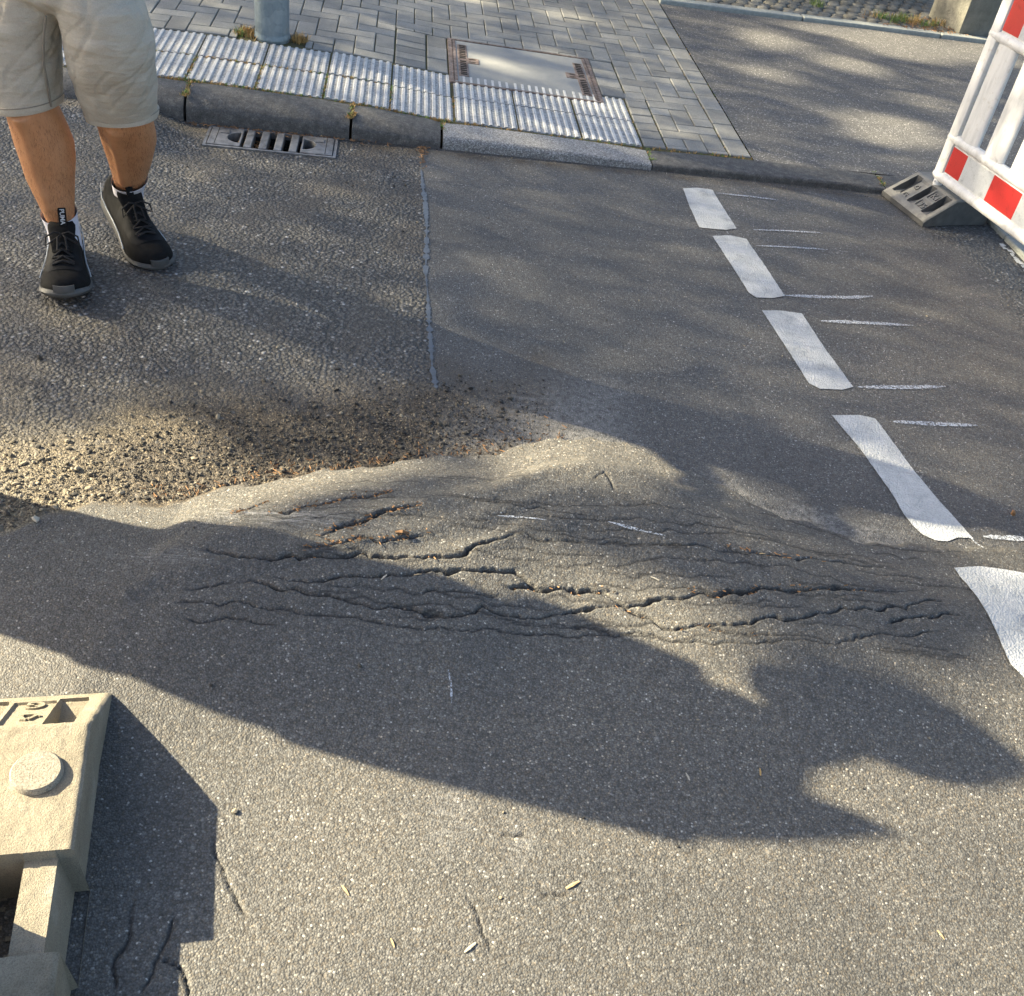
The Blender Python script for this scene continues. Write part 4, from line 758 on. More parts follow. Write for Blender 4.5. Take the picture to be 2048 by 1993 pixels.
def hand(m, wrist, dirv, side):
    """palm with four fingers and a thumb"""
    w_ = Vector(wrist); d = Vector(dirv).normalized(); s = d.cross(Vector((0, 0, 1))); s = s.normalized() if s.length > .1 else Vector((1, 0, 0)); u = s.cross(d)
    m.tube([w_, w_+d*.05, w_+d*.09], [.028, .036, .034], 12, flat=.5)
    for k, L in enumerate((.062, .074, .078, .068)):
        b = w_+d*.085+s*(-.03+.02*k); m.tube([b, b+d*L*.5-u*.006, b+d*L*.85-u*.022], [.0095, .009, .0075], 8)
    b = w_+d*.03-s*side*.03; m.tube([b, b+d*.03-s*side*.025, b+d*.06-s*side*.03-u*.01], [.012, .011, .009], 8)

# ---- the walker whose legs show
PW = Vector((-1.52, 3.08, 0)); per = empty('person', PW); tag(per, 'person in beige shorts and black trainers walking towards the viewer', 'person')
W_ = lambda p: (p[0]-PW.x, p[1]-PW.y, p[2])
LEG1 = [(-1.606,3.070,.03,.044),(-1.606,3.07,.095,.0425),(-1.608,3.07,.128,.043),(-1.614,3.072,.167,.0475),(-1.622,3.078,.224,.060),(-1.631,3.085,.285,.0735),(-1.631,3.088,.348,.083),(-1.634,3.086,.402,.088),(-1.638,3.076,.455,.084),(-1.644,3.064,.512,.079),(-1.648,3.055,.57,.080),(-1.645,3.05,.68,.088),(-1.625,3.05,.80,.096),(-1.60,3.06,.92,.10)]
LEG2 = [(-1.512,3.375,.085,.043),(-1.497,3.352,.145,.0425),(-1.480,3.325,.185,.047),(-1.461,3.296,.232,.0555),(-1.439,3.262,.305,.070),(-1.420,3.226,.387,.085),(-1.408,3.195,.43,.087),(-1.399,3.164,.471,.086),(-1.393,3.13,.53,.084),(-1.39,3.09,.60,.086),(-1.385,3.05,.70,.092),(-1.38,3.03,.82,.098),(-1.40,3.05,.92,.10)]
b = MB()
for LG in (LEG1, LEG2): b.loft([ell(W_(q), q[3]*(1 if q[2] < .56 else .84), q[3]*1.05*(1 if q[2] < .56 else .84)) for q in LG])
limb(b, [(*W_((-1.608,3.06,.07)), .042), (*W_((-1.55,2.95,.045)), .036), (*W_((-1.515,2.87,.035)), .025)]); limb(b, [(*W_((-1.505,3.365,.11)), .042), (*W_((-1.43,3.27,.055)), .036), (*W_((-1.38,3.2,.035)), .025)])
b.loft([ell(W_((-1.50,3.05,z)), rx, ry) for z, rx, ry in ((.86,.11,.075),(.94,.160,.105),(1.0,.165,.11),(1.1,.155,.105),(1.2,.16,.11),(1.32,.185,.12),(1.42,.195,.11),(1.47,.12,.08),(1.50,.062,.058),(1.58,.058,.056))])
head_parts(b, W_((-1.50,3.02,1.70)))
for s, x0 in ((-1, -1.70), (1, -1.30)):
    limb(b, [(*W_((x0, 3.05, 1.40)), .055), (*W_((x0+s*.06, 3.10, 1.13)), .043), (*W_((x0+s*.05, 3.05, 1.10)), .043), (*W_((x0-s*.04, 2.83, 1.16)), .028)]); hand(b, W_((x0-s*.04, 2.83, 1.16)), (-s*.2, -1, .25), s)
for cx_, cy_, cz_ in ((-1.648,3.075,.150),(-1.566,3.068,.155),(-1.532,3.36,.19),(-1.455,3.345,.195)): ball(b, W_((cx_, cy_, cz_)), (.009,.012,.014), 8)     # ankle bones
limb(b, [(*W_((-1.618,3.030,.20)), .020), (*W_((-1.634,3.024,.32)), .024), (*W_((-1.642,3.010,.46)), .028), (*W_((-1.648,3.002,.51)), .036)])        # shin and knee
limb(b, [(*W_((-1.462,3.25,.22)), .018), (*W_((-1.428,3.165,.36)), .022), (*W_((-1.400,3.09,.49)), .036)])
limb(b, [(*W_((-1.665,3.10,.30)), .036), (*W_((-1.672,3.105,.385)), .050), (*W_((-1.665,3.09,.46)), .040)])
body = fuse(b, 'body', MAT['skin'], per, .0085, 4)
hm = MB()                                                    # short dark leg hair
for LG in (LEG1, LEG2):
    zz = [q[2] for q in LG]
    for k in range(1500):
        z = random.uniform(.17, .50); c = [float(np.interp(z, zz, [q[i] for q in LG])) for i in range(4)]; a = random.uniform(math.pi, 2*math.pi) if random.random() < .8 else random.uniform(0, math.pi)
        rr_ = c[3]*1.005; p0 = Vector(W_((c[0]+rr_*math.cos(a), c[1]+rr_*1.05*math.sin(a), z))); nv = Vector((math.cos(a), math.sin(a), 0)); tv = Vector((-math.sin(a), math.cos(a), 0)); L = random.uniform(.006, .013); q_ = p0+nv*.003+Vector((0,0,-L))+tv*random.uniform(-.004, .004); hm.add([p0-tv*.0003, p0+tv*.0003, q_], [(0,1,2)])
MAT['leghair'] = simple('leg_hair', (.05,.022,.010), .6)
ho = hm.build('leg_hair', MAT['leghair'], body); ho['kind'] = 'stuff'
# shorts: two wide legs, seat and belt; hems with a stitched line
sh = MB()
S1 = [(-1.653,3.068,.522,.097,.100),(-1.654,3.066,.58,.103,.104),(-1.648,3.064,.653,.107,.108),(-1.636,3.06,.74,.109,.112),(-1.60,3.055,.82,.112,.115),(-1.575,3.05,.90,.11,.115)]
S2 = [(-1.401,3.150,.500,.106,.108),(-1.396,3.128,.545,.110,.111),(-1.388,3.098,.618,.118,.114),(-1.379,3.064,.69,.124,.117),(-1.368,3.04,.777,.124,.118),(-1.375,3.03,.86,.118,.118),(-1.40,3.045,.92,.11,.115)]
T1, T2 = (.20, .0), (.10, -.05)
for SS, TT in ((S1, T1), (S2, T2)):
    n = len(SS); sh.loft([ell(W_(q), q[3], q[4], 36, (TT[0]*max(0, 1-i/3), TT[1]*max(0, 1-i/3)), 2.15) for i, q in enumerate(SS)])
sh.loft([ell(W_((-1.49,3.05,z)), rx, ry, 36) for z, rx, ry in ((.835,.10,.085),(.87,.20,.125),(.95,.195,.13),(1.03,.18,.125))])
sho = fuse(sh, 'shorts', MAT['shorts'], per, .007, 4)
vv = np.zeros(len(sho.data.vertices)*3); sho.data.vertices.foreach_get('co', vv); vv = vv.reshape(-1, 3); nn3 = np.zeros(vv.size); sho.data.vertices.foreach_get('normal', nn3); nn3 = nn3.reshape(-1, 3)
ang_ = np.arctan2(vv[:,1], vv[:,0]-np.where(vv[:,0] < -.01, -.12, .14)); f1 = vnoise(ang_*2.2+5+vv[:,2]*6, vv[:,2]*26+3, 91)-.5; f2 = vnoise(ang_*4+9, vv[:,2]*48+7-vv[:,0]*20, 92)-.5; f3 = np.abs(vnoise(ang_*1.6+2, vv[:,2]*17-ang_*2+8, 93)-.5)
dd3 = (.006*f1+.0025*f2-.0045*np.exp(-(f3/.05)**2)+.002)*sstep(.53, .60, vv[:,2])
sho.data.vertices.foreach_set('co', (vv+nn3*dd3[:,None]).ravel()); sho.data.update()
for SS, TT in ((S1, T1), (S2, T2)):
    m = MB(); q = SS[0]; rings = []
    for dz_, g in ((-.004, .88), (-.006, 1.0), (.004, 1.035), (.020, 1.037), (.0205, 1.0)): rings.append(ell((q[0]-PW.x, q[1]-PW.y, q[2]+dz_), q[3]*g, q[4]*g, 48, TT, 2.15))
    m.loft(rings, cap=False); m.build('hem', MAT['shorts'], sho, smooth=60)
    m = MB(); pts = ell((q[0]-PW.x, q[1]-PW.y, q[2]+.0175), q[3]*1.042, q[4]*1.042, 48, TT, 2.15); m.tube(pts+[pts[0]], .0016, 5, cap=False); m.build('stitching', MAT['stitch'], sho)
# inner leg seam
m = MB(); m.tube([W_((-1.560,3.02,.545)), W_((-1.552,3.005,.60)), W_((-1.545,2.985,.68)), W_((-1.525,2.965,.76)), W_((-1.50,2.95,.83))], .003, 6); m.build('leg_seam', MAT['stitch'], sho)
# shirt, hair (above the frame)
m = MB(); m.loft([ell(W_((-1.50,3.05,z)), rx, ry, 32) for z, rx, ry in ((.97,.198,.14),(1.05,.185,.135),(1.2,.178,.13),(1.32,.20,.138),(1.42,.205,.125),(1.465,.13,.09),(1.49,.08,.07))])
for s, x0 in ((-1, -1.70), (1, -1.30)): limb(m, [(*W_((x0-s*.03, 3.05, 1.41)), .068), (*W_((x0+s*.045, 3.085, 1.20)), .062)])
fuse(m, 'shirt', MAT['shirt'], per, .012, 4)
m = MB(); ball(m, W_((-1.50,3.045,1.755)), (.083,.098,.088)); m.build('hair', MAT['hair'], per, smooth=60)

# ---- trainers
SW = [(-.088,.006),(-.083,.024),(-.070,.036),(-.045,.044),(0,.046),(.05,.048),(.10,.053),(.14,.060),(.175,.0655),(.205,.0655),(.232,.059),(.253,.045),(.266,.028),(.273,.008)]
def swid(y): return float(np.interp(y, [q[0] for q in SW], [q[1] for q in SW]))
def shoe(root, loc, ang, pitch, side, tab):
    ys = [q[0] for q in SW]; yy = np.concatenate([np.linspace(-.088, -.06, 7), np.linspace(-.05, .22, 16), np.linspace(.23, .273, 9)])
    outl = [(swid(y), y) for y in yy]+[(-swid(y), y) for y in yy[::-1]]
    spring = lambda y: .022*float(sstep(.17, .275, np.array(y)))+.006*float(sstep(-.05, -.09, np.array(y)))
    top = lambda y: float(np.interp(y, [-.09,-.05,.05,.15,.22,.275], [.046,.040,.031,.024,.023,.028]))
    up = MB(); rings = []
    hy = [-.082,-.075,-.06,-.03,.0,.03,.055,.08,.11,.14,.17,.20,.225,.245,.258,.266]; hh = [.085,.108,.116,.112,.108,.112,.118,.112,.100,.088,.079,.073,.069,.064,.058,.048]
    for y, h_ in zip(hy, hh):
        w_ = swid(y)-.0035; z0 = top(y)-.006+spring(y)*.8; ring = []
        for k in range(25):
            a = math.pi*k/24; ca, sa = math.cos(a), math.sin(a); px = 2.5 if y > .15 else 2.2
            ring.append((w_*(1-.12*sa*(y < .12))*math.copysign(abs(ca)**(2/px), ca), y, z0+(h_+spring(y)*.7-z0)*abs(sa)**(2/2.3)))
        rings.append(ring)
    up.loft(rings, cap=True, closed=True)
    o = up.build('shoe', MAT['shoe'], root, smooth=60); o.location = loc; o.rotation_euler = (pitch, 0, ang); o.scale = (1.2, 1.14, 1.12)
    def surf(x, y):
        h_ = float(np.interp(y, hy, hh))+spring(y)*.7; z0 = top(y)-.006+spring(y)*.8; w_ = (swid(y)-.0035); c = min(.999, abs(x)/w_); px = 2.5 if y > .15 else 2.2
        sa = math.sqrt(max(0, 1-(c**(px/2))**2)); return z0+(h_-z0)*sa**(2/2.3)
    m = MB(); m.loft([[(x*k, y*kk+.001, z(y)) for x, y in outl] for k, kk, z in ((.93, .985, lambda y: .007+spring(y)), (1.0, 1.0, lambda y: .012+spring(y)), (1.035, 1.01, lambda y: .020+spring(y)), (1.02, 1.005, lambda y: top(y)-.004+spring(y)), (.97, .985, lambda y: top(y)+.003+spring(y)), (.8, .9, lambda y: top(y)-.004+spring(y)))]); m.build('midsole', MAT['sole'], o, smooth=50)
    m = MB(); m.loft([[(x*k, y*k+.001, z+spring(y)) for x, y in outl] for k, z in ((.93, 0), (.96, .004), (.955, .009))]); m.build('outsole', MAT['outsole'], o, smooth=40)
    m = MB()                                                # rubber toe bumper
    rg = []
    for k in range(9):
        x = -.026+.052*k/8; yb = .274-.0-(x/.03)**2*.012; rg.append([(x, yb-.002, .012+spring(yb)), (x, yb+.004, .03+spring(yb)), (x, yb-.001, .045+spring(yb)), (x, yb-.018, .062), (x, yb-.022, .05)])
    m.loft(rg, cap=True); m.build('toe_bumper', MAT['sole'], o, smooth=50)
    m = MB()                                                # lace panel (eyestay), a horseshoe of smooth material
    for sx in (-1, 1):
        P = []; n = 12
        for i in range(n+1):
            y = .055+(.172-.055)*i/n; a, b2 = .020-.004*i/n, .043+.004*i/n; P.append([(sx*xx, y, surf(xx, y)+.0016) for xx in np.linspace(a, b2, 5)])
        m.v += [p for r_ in P for p in r_]; bb = len(m.v)-5*(n+1); m.f += [(bb+i*5+j, bb+i*5+j+1, bb+(i+1)*5+j+1, bb+(i+1)*5+j) for i in range(n) for j in range(4)]; m.m += [0]*(n*4)
    P = []
    for i in range(5):
        y = .168+.026*i/4; P.append([(xx, y, surf(abs(xx), y)+.0018) for xx in np.linspace(-.047+.01*(i/4)**2, .047-.01*(i/4)**2, 13)])
    bb = len(m.v); m.v += [p for r_ in P for p in r_]; m.f += [(bb+i*13+j, bb+i*13+j+1, bb+(i+1)*13+j+1, bb+(i+1)*13+j) for i in range(4) for j in range(12)]; m.m += [0]*48
    m.build('lace_panel', MAT['shoe2'], o, smooth=60)
    m = MB(); rg = []                                       # tongue
    for i in range(9):
        u = i/8; y = .125-.082*u; z = surf(0, .125)*.98+ .004+ .052*u**1.2-.004*u; w_ = .026+.012*u-(.010*max(0, u-.85)/.15); th_ = .006
        rg.append([(w_*math.cos(a), y-th_*.0+(.012*math.cos(a)**2)*u*-1+th_*math.sin(a), z+th_*.3*math.sin(a)) for a in np.linspace(0, 2*math.pi, 16, endpoint=False)])
    m.loft(rg); tg = m.build('tongue', MAT['shoe'], o, smooth=60)
    m = MB()                                                # laces
    for i in range(5):
        y = .075+.022*i; x = .024+.001*i
        for sx in (-1, 1):
            y2 = min(y+.02, .17); m.tube([(sx*x, y, surf(x, y)+.004), (0, (y+y2)/2, max(surf(0, (y+y2)/2), surf(0, y))+.009), (-sx*x, y2, surf(x, y2)+.004)], .0026, 6)
    zt = surf(0, .08)+.016
    for sx in (-1, 1):
        m.tube([(0, .082, zt), (sx*.018, .087, zt+.010), (sx*.040, .094, zt-.002), (sx*.043, .108, zt-.022), (sx*.026, .102, zt-.012), (0, .085, zt)], .0026, 6); m.tube([(0, .082, zt), (sx*.010, .105, zt+.002), (sx*.012, .135, zt-.022)], .0024, 6)
    m.build('laces', MAT['lace'], o, smooth=60)
    m = MB()                                                # pale piping along the side
    for sx in (-1, 1):
        m.tube([(sx*(swid(y)+.0005), y, top(y)+.010+spring(y)+zz) for y, zz in ((-.07,.035),(-.04,.012),(.0,.004),(.05,.004),(.1,.006),(.14,.004),(.16,.0))], .0016, 6)
    m.build('piping', MAT['silver'], o, smooth=60)
    m = MB(); m.box(-.0105, .0105, -.003, .003, -.026, .026); tb = m.build('pull_tab', MAT['shoe'], tg, bevel=.003); tb.location = (-side*.006, .056, .168); tb.rotation_euler = (.62, 0, 0)
    if tab:
        tx = text_mesh('PUMA', .0165, .0008, 'tab_lettering', MAT['tab'], tg, (-side*.006, .0565, .168), (math.pi/2+.62, math.pi/2, 0))
        Rm = Matrix.Rotation(.62, 4, 'X') @ Matrix(((0,-1,0,0),(0,0,1,0),(-1,0,0,0),(0,0,0,1))); tx.rotation_euler = Rm.to_euler(); tx.location = Vector((-side*.006, .056, .168))+Vector((0, math.cos(.62), math.sin(.62)))*.0038
    return o
a1 = math.atan2(-.923, .386)-math.pi/2; a2 = math.atan2(-.714, .70)-math.pi/2
shoe(per, W_((-1.607, 3.072, 0)), a1, 0, 1, True)
# trailing foot: toes on the ground, heel lifted
pt = .27; toe = Vector((-1.338, 3.150)); fd = Vector((.70, -.714)); by = .185
loc2 = Vector((toe.x, toe.y))-fd*(.088+by*math.cos(pt)); shoe(per, W_((loc2.x, loc2.y, by*math.sin(pt)-.004)), a2, -pt, -1, False)
for LG, zt, nm in ((LEG1, .172, 0), (LEG2, .215, 1)):
    m = MB(); rg = []
    zz = np.array([q[2] for q in LG])
    for i, z in enumerate(np.linspace(LG[0][2], zt, 7)):
        c = [float(np.interp(z, zz, [q[k] for q in LG])) for k in range(4)]; rg.append(ell(W_((c[0], c[1], z)), c[3]+.0075, c[3]*1.05+.0075, 28, (0, .25 if nm == 0 else .3)))
    c = rg[-1]; rg.append([(p[0]*.99+.01*W_((LG[3][0], 0, 0))[0], p[1], p[2]-.002) for p in c]); m.loft(rg, cap=False); m.build('sock', MAT['sock'], per, smooth=60)

# ---- the onlooker left of the frame whose shadow lies across the road
az = Vector((SUN.x, SUN.y)).normalized(); la = Vector((az.y, -az.x)); PB = az*2.4+la*1.5
on = empty('person', (PB.x, PB.y, 0), math.atan2(la.y, la.x)); tag(on, 'person in dark clothes standing left of the frame, shadow across the road', 'person')
b = MB()
for q0, rr_ in ((-.15, 0), (.05, 0)): limb(b, [(q0, 0, .05, .045), (q0, .0, .12, .045), (q0, .02, .30, .062), (q0, 0, .48, .060), (q0, 0, .52, .064), (q0*.9+.01, 0, .75, .092), (q0*.8+.02, .01, .92, .10)]); limb(b, [(q0, .02, .05, .045), (q0, -.10, .04, .04), (q0, -.18, .03, .03)])
b.loft([ell((q, 0, z), rx, ry) for z, q, rx, ry in ((.72,-.03,.17,.10),(.84,-.0,.20,.12),(.95,.0,.22,.12),(1.05,.02,.235,.12),(1.15,.025,.235,.12),(1.24,.02,.215,.12),(1.32,.02,.20,.115),(1.38,.03,.185,.10),(1.42,.055,.15,.09),(1.45,.13,.07,.065),(1.52,.20,.062,.06))])
head_parts(b, (.275, -.01, 1.585)); ball(b, (.275, 0, 1.585), (.125, .12, .105))
limb(b, [(-.15, 0, 1.34, .055), (-.205, .02, 1.12, .045), (-.22, .0, 1.05, .042), (-.245, -.02, .90, .034)]); hand(b, (-.245, -.02, .90), (-.12, -.05, -1), 1)
pass
limb(b, [(.22, 0, 1.33, .055), (.27, .02, 1.16, .05), (.25, -.10, 1.10, .04), (.10, -.17, 1.08, .03)]); hand(b, (.10, -.17, 1.08), (-1, -.1, 0), 1)
fuse(b, 'body', MAT['skin'], on, .012, 4)
m = MB(); m.loft([ell((q, .13, z), rx, ry, 24) for z, q, rx, ry in ((1.02,-.05,.12,.06),(1.10,-.055,.14,.08),(1.28,-.075,.145,.085),(1.40,-.075,.115,.075),(1.50,-.055,.075,.06),(1.57,-.028,.042,.035),(1.625,-.010,.010,.010))]); m.build('shadow_wedge', MAT['jeans'], on, smooth=60)  # unseen wedge added to form the pointed tip of the cast shadow
m = MB(); m.loft([ell((q, 0, z), rx+.012, ry+.014) for z, q, rx, ry in ((.70,-.03,.235,.135),(.80,-.01,.225,.135),(.95,.0,.22,.12),(1.05,.02,.235,.12),(1.15,.025,.235,.12),(1.24,.02,.215,.12),(1.32,.02,.20,.115),(1.38,.03,.185,.10))]); m.build('shirt', MAT['shirt'], on, smooth=60)
for q0 in (-.15, .05):
    m = MB(); m.loft([ell((q0*k+.01*(1-k)*4, 0, z), r_, r_, 24) for z, r_, k in ((.10,.075,1),(.3,.092,1),(.5,.108,1),(.7,.118,.98),(.86,.125,.9))]); m.build('trouser_leg', MAT['jeans'], on, smooth=60)

# ================================================================ the tree that shades the street (crown up-sun of the shaded ground)
def inside(p, poly):
    x, y = p; c = False; j = len(poly)-1
    for i in range(len(poly)):
        if (poly[i][1] > y) != (poly[j][1] > y) and x < (poly[j][0]-poly[i][0])*(y-poly[i][1])/(poly[j][1]-poly[i][1]+1e-12)+poly[i][0]: c = not c
        j = i
    return c
tr = random.Random(11); lv = []; lf = []; tips = []
TREE = Vector((-10.5, 7.6, 0))
cnt = 0
GN = 163
for ci in range(GN*GN):
    gx_, gy_ = -4.2+9.7*((ci % GN)+tr.random())/GN, 1.2+10.3*((ci//GN)+tr.random())/GN
    skip = False
    for wt, P in PATCHES:
        if inside((gx_, gy_), P) and tr.random() < wt: skip = True; break
    if skip: continue
    t_ = tr.uniform(11, 17); c = Vector((gx_, gy_, 0))+SUN*t_; cnt += 1
    sz = tr.uniform(.030, .052); nrm = (SUN+Vector((tr.uniform(-.8,.8), tr.uniform(-.8,.8), tr.uniform(-.8,.8)))).normalized(); a = nrm.orthogonal().normalized(); q = Quaternion(nrm, tr.uniform(0, 6.28)); a = q @ a; b2 = nrm.cross(a)
    bi = len(lv); lv += [c-a*sz*1.4, c+b2*sz*.7-a*sz*.2, c+a*sz*1.5+nrm*sz*.2, c-b2*sz*.7-a*sz*.2]; lf.append((bi, bi+1, bi+2, bi+3))
    if cnt % 2400 == 0: tips.append(c)
tree = empty('tree', TREE); tag(tree, 'broad leafy street tree left of the frame casting the dappled shade', 'tree')
m = MB(); m.v = [tuple(p-TREE) for p in lv]; m.f = lf; m.m = [0]*len(lf); cr_ = m.build('crown', MAT['leaf'], tree); cr_['kind'] = 'stuff'
m = MB(); fork = Vector((.4, -.6, 3.4)); m.tube([(0,0,-.2),(.05,-.05,.8),(.15,-.25,2.2),fork], [.30,.24,.20,.17], 14)
for tp in tips:
    e_ = tp-TREE; md = fork.lerp(e_, .5)+Vector((tr.uniform(-.3,.3), tr.uniform(-.3,.3), -.3)); m.tube([fork-Vector((0,0,.3)), md, e_], [.035,.022,.008], 6)
m.build('trunk', MAT['bark'], tree, smooth=50)

# ================================================================ grit, litter, grass
ICO = None
bm = bmesh.new(); bmesh.ops.create_icosphere(bm, subdivisions=1, radius=1); ICOV = [v.co.copy() for v in bm.verts]; ICOF = [tuple(v.index for v in f.verts) for f in bm.faces]; bm.free()
def stone(m, p, r, mi=0, rd=random):
    q = Quaternion((rd.uniform(-1,1), rd.uniform(-1,1), rd.uniform(-1,1)), rd.uniform(0, 6)); sc = Vector((rd.uniform(.8,1.5), rd.uniform(.7,1.1), rd.uniform(.45,.85)))
    m.add([Vector(p)+Vector((v.x*sc.x, v.y*sc.y, v.z*sc.z)).copy() if False else Vector(p)+(lambda w_: Vector((w_.x, w_.y, w_.z*.8)))(q @ Vector((v.x*sc.x, v.y*sc.y, v.z*sc.z)))*r*rd.uniform(.82, 1.12) for v in ICOV], ICOF, mi)
gm = MB(); k = 0
while k < 9000:
    x, y = random.uniform(-1.75, .05), random.uniform(1.7, 2.85); d = -float(edge_d(np.array([x]), np.array([y]))[0])
    if d < .0 or d > .75: continue
    dens = math.exp(-((d-.14)/.20)**2)*(1 if x < -.35 else max(0, 1-(x+.35)/.42))
    if random.random() > dens+.03: continue
    r = random.choice([.0014,.0018,.002,.0026,.0032,.0042]) if random.random() < .95 else random.uniform(.004, .009)
    stone(gm, (x, y, ROADZ(x, y)+r*.25), r, random.choices([0,1,2],[8,6,1.2] if x > -1.0 else [3,5,4])[0]); k += 1
for k in range(500):      # loose grit on the road and in the gutter
    if k < 230: s, t = random.uniform(-2.2, 2.4), -.205-abs(random.gauss(0, .03)); x, y = st2w(s, t)
    elif k < 420: x, y = random.uniform(-1.8, 2), random.uniform(1.0, 4.3)
    else: x, y = random.uniform(-.5, .1), random.uniform(2.3, 2.7)
    r = random.uniform(.0015, .004); stone(gm, (x, y, ROADZ(x, y)+r*.4), r, random.choices([0,1,2],[2,3,4])[0])
k = 0
while k < 2600:           # crumbs on the worn left-hand surface
    x, y = random.uniform(-2.6, -.3), random.uniform(2.2, 4.3)
    if x > float(np.interp(y, seam[:,1], seam[:,0])) or edge_d(np.array([x]), np.array([y]))[0] > -.02: continue
    r = random.choice([.0012,.0016,.002,.0026]) if random.random() < .97 else random.uniform(.004, .007); stone(gm, (x, y, ROADZ(x, y)+r*.3), r, random.choices([0,1,2],[4,3,3])[0]); k += 1
g_ = gm.build('loose_gravel', [MAT['stone_d'], MAT['stone_m'], MAT['stone_l']]); tag(g_, 'loose dark and pale grit crumbled from the old asphalt', 'gravel', kind='stuff')
# orange-brown litter caught in the folds
nm_ = MB()
def stick(m, x, y, L, an, z, w_=.0012, mi=0):
    dx, dy = math.cos(an)*L/2, math.sin(an)*L/2; nx_, ny_ = -math.sin(an)*w_, math.cos(an)*w_; zz = random.uniform(-.002, .004)
    m.add([(x-dx-nx_, y-dy-ny_, z), (x+dx-nx_, y+dy-ny_, z+zz), (x+dx+nx_, y+dy+ny_, z+zz), (x-dx+nx_, y-dy+ny_, z), (x-dx, y-dy, z+w_*1.6), (x+dx, y+dy, z+zz+w_*1.6)], [(0,1,5,4),(3,4,5,2),(0,4,3),(1,2,5),(0,3,2,1)], mi)
for ci, dens in ((4, 60), (6, 70), (7, 60), (16, 30), (19, 20), (5, 16), (11, 14), (0, 12), (18, 10)):
    P = CRACKS[ci][2]
    for k in range(dens):
        i = random.randrange(len(P)-1); u = random.random(); x = P[i][0]+(P[i+1][0]-P[i][0])*u+random.gauss(0, .006); y = P[i][1]+(P[i+1][1]-P[i][1])*u+random.gauss(0, .007)
        stick(nm_, x, y, random.uniform(.003, .011), random.gauss(.1, .6), ROADZ(x, y)+.003, random.uniform(.0008, .0018))
for k in range(260):      # along the foot of the overlay's edge
    x = random.uniform(-.95, .12); e = float(np.interp(x, EDGE[:,0], EDGE[:,1])); y = e+abs(random.gauss(.01, .05)); stick(nm_, x, y, random.uniform(.004, .018), random.uniform(0, 3.1), ROADZ(x, y)+.003, random.uniform(.0007, .0016))
for k in range(160):      # gutter and drain
    s, t = random.gauss(-.55, .3), -.21-abs(random.gauss(0, .018)); x, y = st2w(s, t); stick(nm_, x, y, random.uniform(.008, .03), random.uniform(0, 3.1), .006, .0014)
for k in range(90):
    s, t = random.uniform(-.62, -.5), random.uniform(GR_T[0]+.03, GR_T[1]-.03); x, y = st2w(s, t); stick(nm_, x, y, random.uniform(.02, .05), random.uniform(0, 3.1), random.uniform(-.06, -.01), .0016)
for k in range(120):
    s, t = random.gauss(3.75, .22), 2.63+abs(random.gauss(.03, .1)); x, y = st2w(s, t); stick(nm_, x, y, random.uniform(.01, .05), random.uniform(0, 3.1), .055, .002)
for k in range(60):
    s, t = random.gauss(.156, .012), -.21-abs(random.gauss(0, .12)); x, y = st2w(s, t); stick(nm_, x, y, random.uniform(.005, .02), random.uniform(0, 3.1), .006, .0015)
n_ = nm_.build('needle_litter', MAT['needle']); tag(n_, 'orange brown needles and plant litter lying in the cracks and gutter', 'litter', kind='stuff')
# single larger pieces one can point at
def piece(px_w, kind, size, label, grp, mat):
    x, y = px_w; m = MB()
    if kind == 'stone': stone(m, (0, 0, size*.35), size); nm = 'pebble'
    elif kind == 'chip':
        a = size; m.loft([[(-a,-a*.16,.001),(-a*.9,a*.14,.001),(-a,.02*a,a*.10)], [(0,-a*.22,.002),(.1*a,a*.20,.002),(0,0,a*.18)], [(a,-a*.10,.001),(a*1.05,a*.08,.001),(a,0,a*.08)]]); nm = 'wood_chip'
    else:
        m.loft([[(-size,-.1*size,.0),(-size*.8,.2*size,.004),(-size*.9,.0,.008)], [(0,-.45*size,.003),(0,.4*size,.010),(0,0,.014)], [(size*.9,-.2*size,.002),(size,.15*size,.005),(size,0,.008)]]); nm = 'dry_leaf'
    o = m.build(nm, mat, None, smooth=30 if kind == 'stone' else None); o.location = (x, y, ROADZ(x, y)+.001); o.rotation_euler = (0, 0, random.uniform(0, 6)); tag(o, label, nm.replace('_', ' '), grp); return o
piece((-1.142, 1.831), 'stone', 0.012, 'whitish pebble lying in the sunlit grit at the left edge', 'small litter on the road', MAT['pale'])
piece((-0.27, 1.533), 'stone', 0.007, 'small grey pebble in the shadow left of the thin chalk line', 'small litter on the road', MAT['stone_m'])
piece((-0.428, 1.136), 'stone', 0.006, 'tiny pale pebble beside the tip of the foot plate shadow', 'small litter on the road', MAT['stone_l'])
piece((-0.566, 1.412), 'stone', 0.006, 'dark stone just inside the edge of the onlooker shadow', 'small litter on the road', MAT['stone_d'])
piece((-1.438, 2.495), 'stone', 0.01, 'black crumb of asphalt on the coarse road left of the hollow', 'small litter on the road', MAT['stone_d'])
piece((0.239, 1.103), 'chip', 0.016, 'pale split wood chip in the bright foreground at the end of a short crack', 'small litter on the road', MAT['chip'])
piece((0.062, 0.946), 'chip', 0.014, 'whitish wood chip near the bottom edge of the picture', 'small litter on the road', MAT['pale'])
piece((-0.182, 1.014), 'chip', 0.012, 'thin straw coloured chip in the sunlit foreground', 'small litter on the road', MAT['chip'])
piece((-0.077, 0.93), 'chip', 0.009, 'small yellow chip left of the whitish wood chip', 'small litter on the road', MAT['chip'])
piece((0.47, 1.4), 'chip', 0.01, 'white sliver in the shadow of the onlooker', 'small litter on the road', MAT['pale'])
piece((0.386, 1.939), 'chip', 0.012, 'white scrap on the sunlit ridge of the bulge', 'small litter on the road', MAT['pale'])
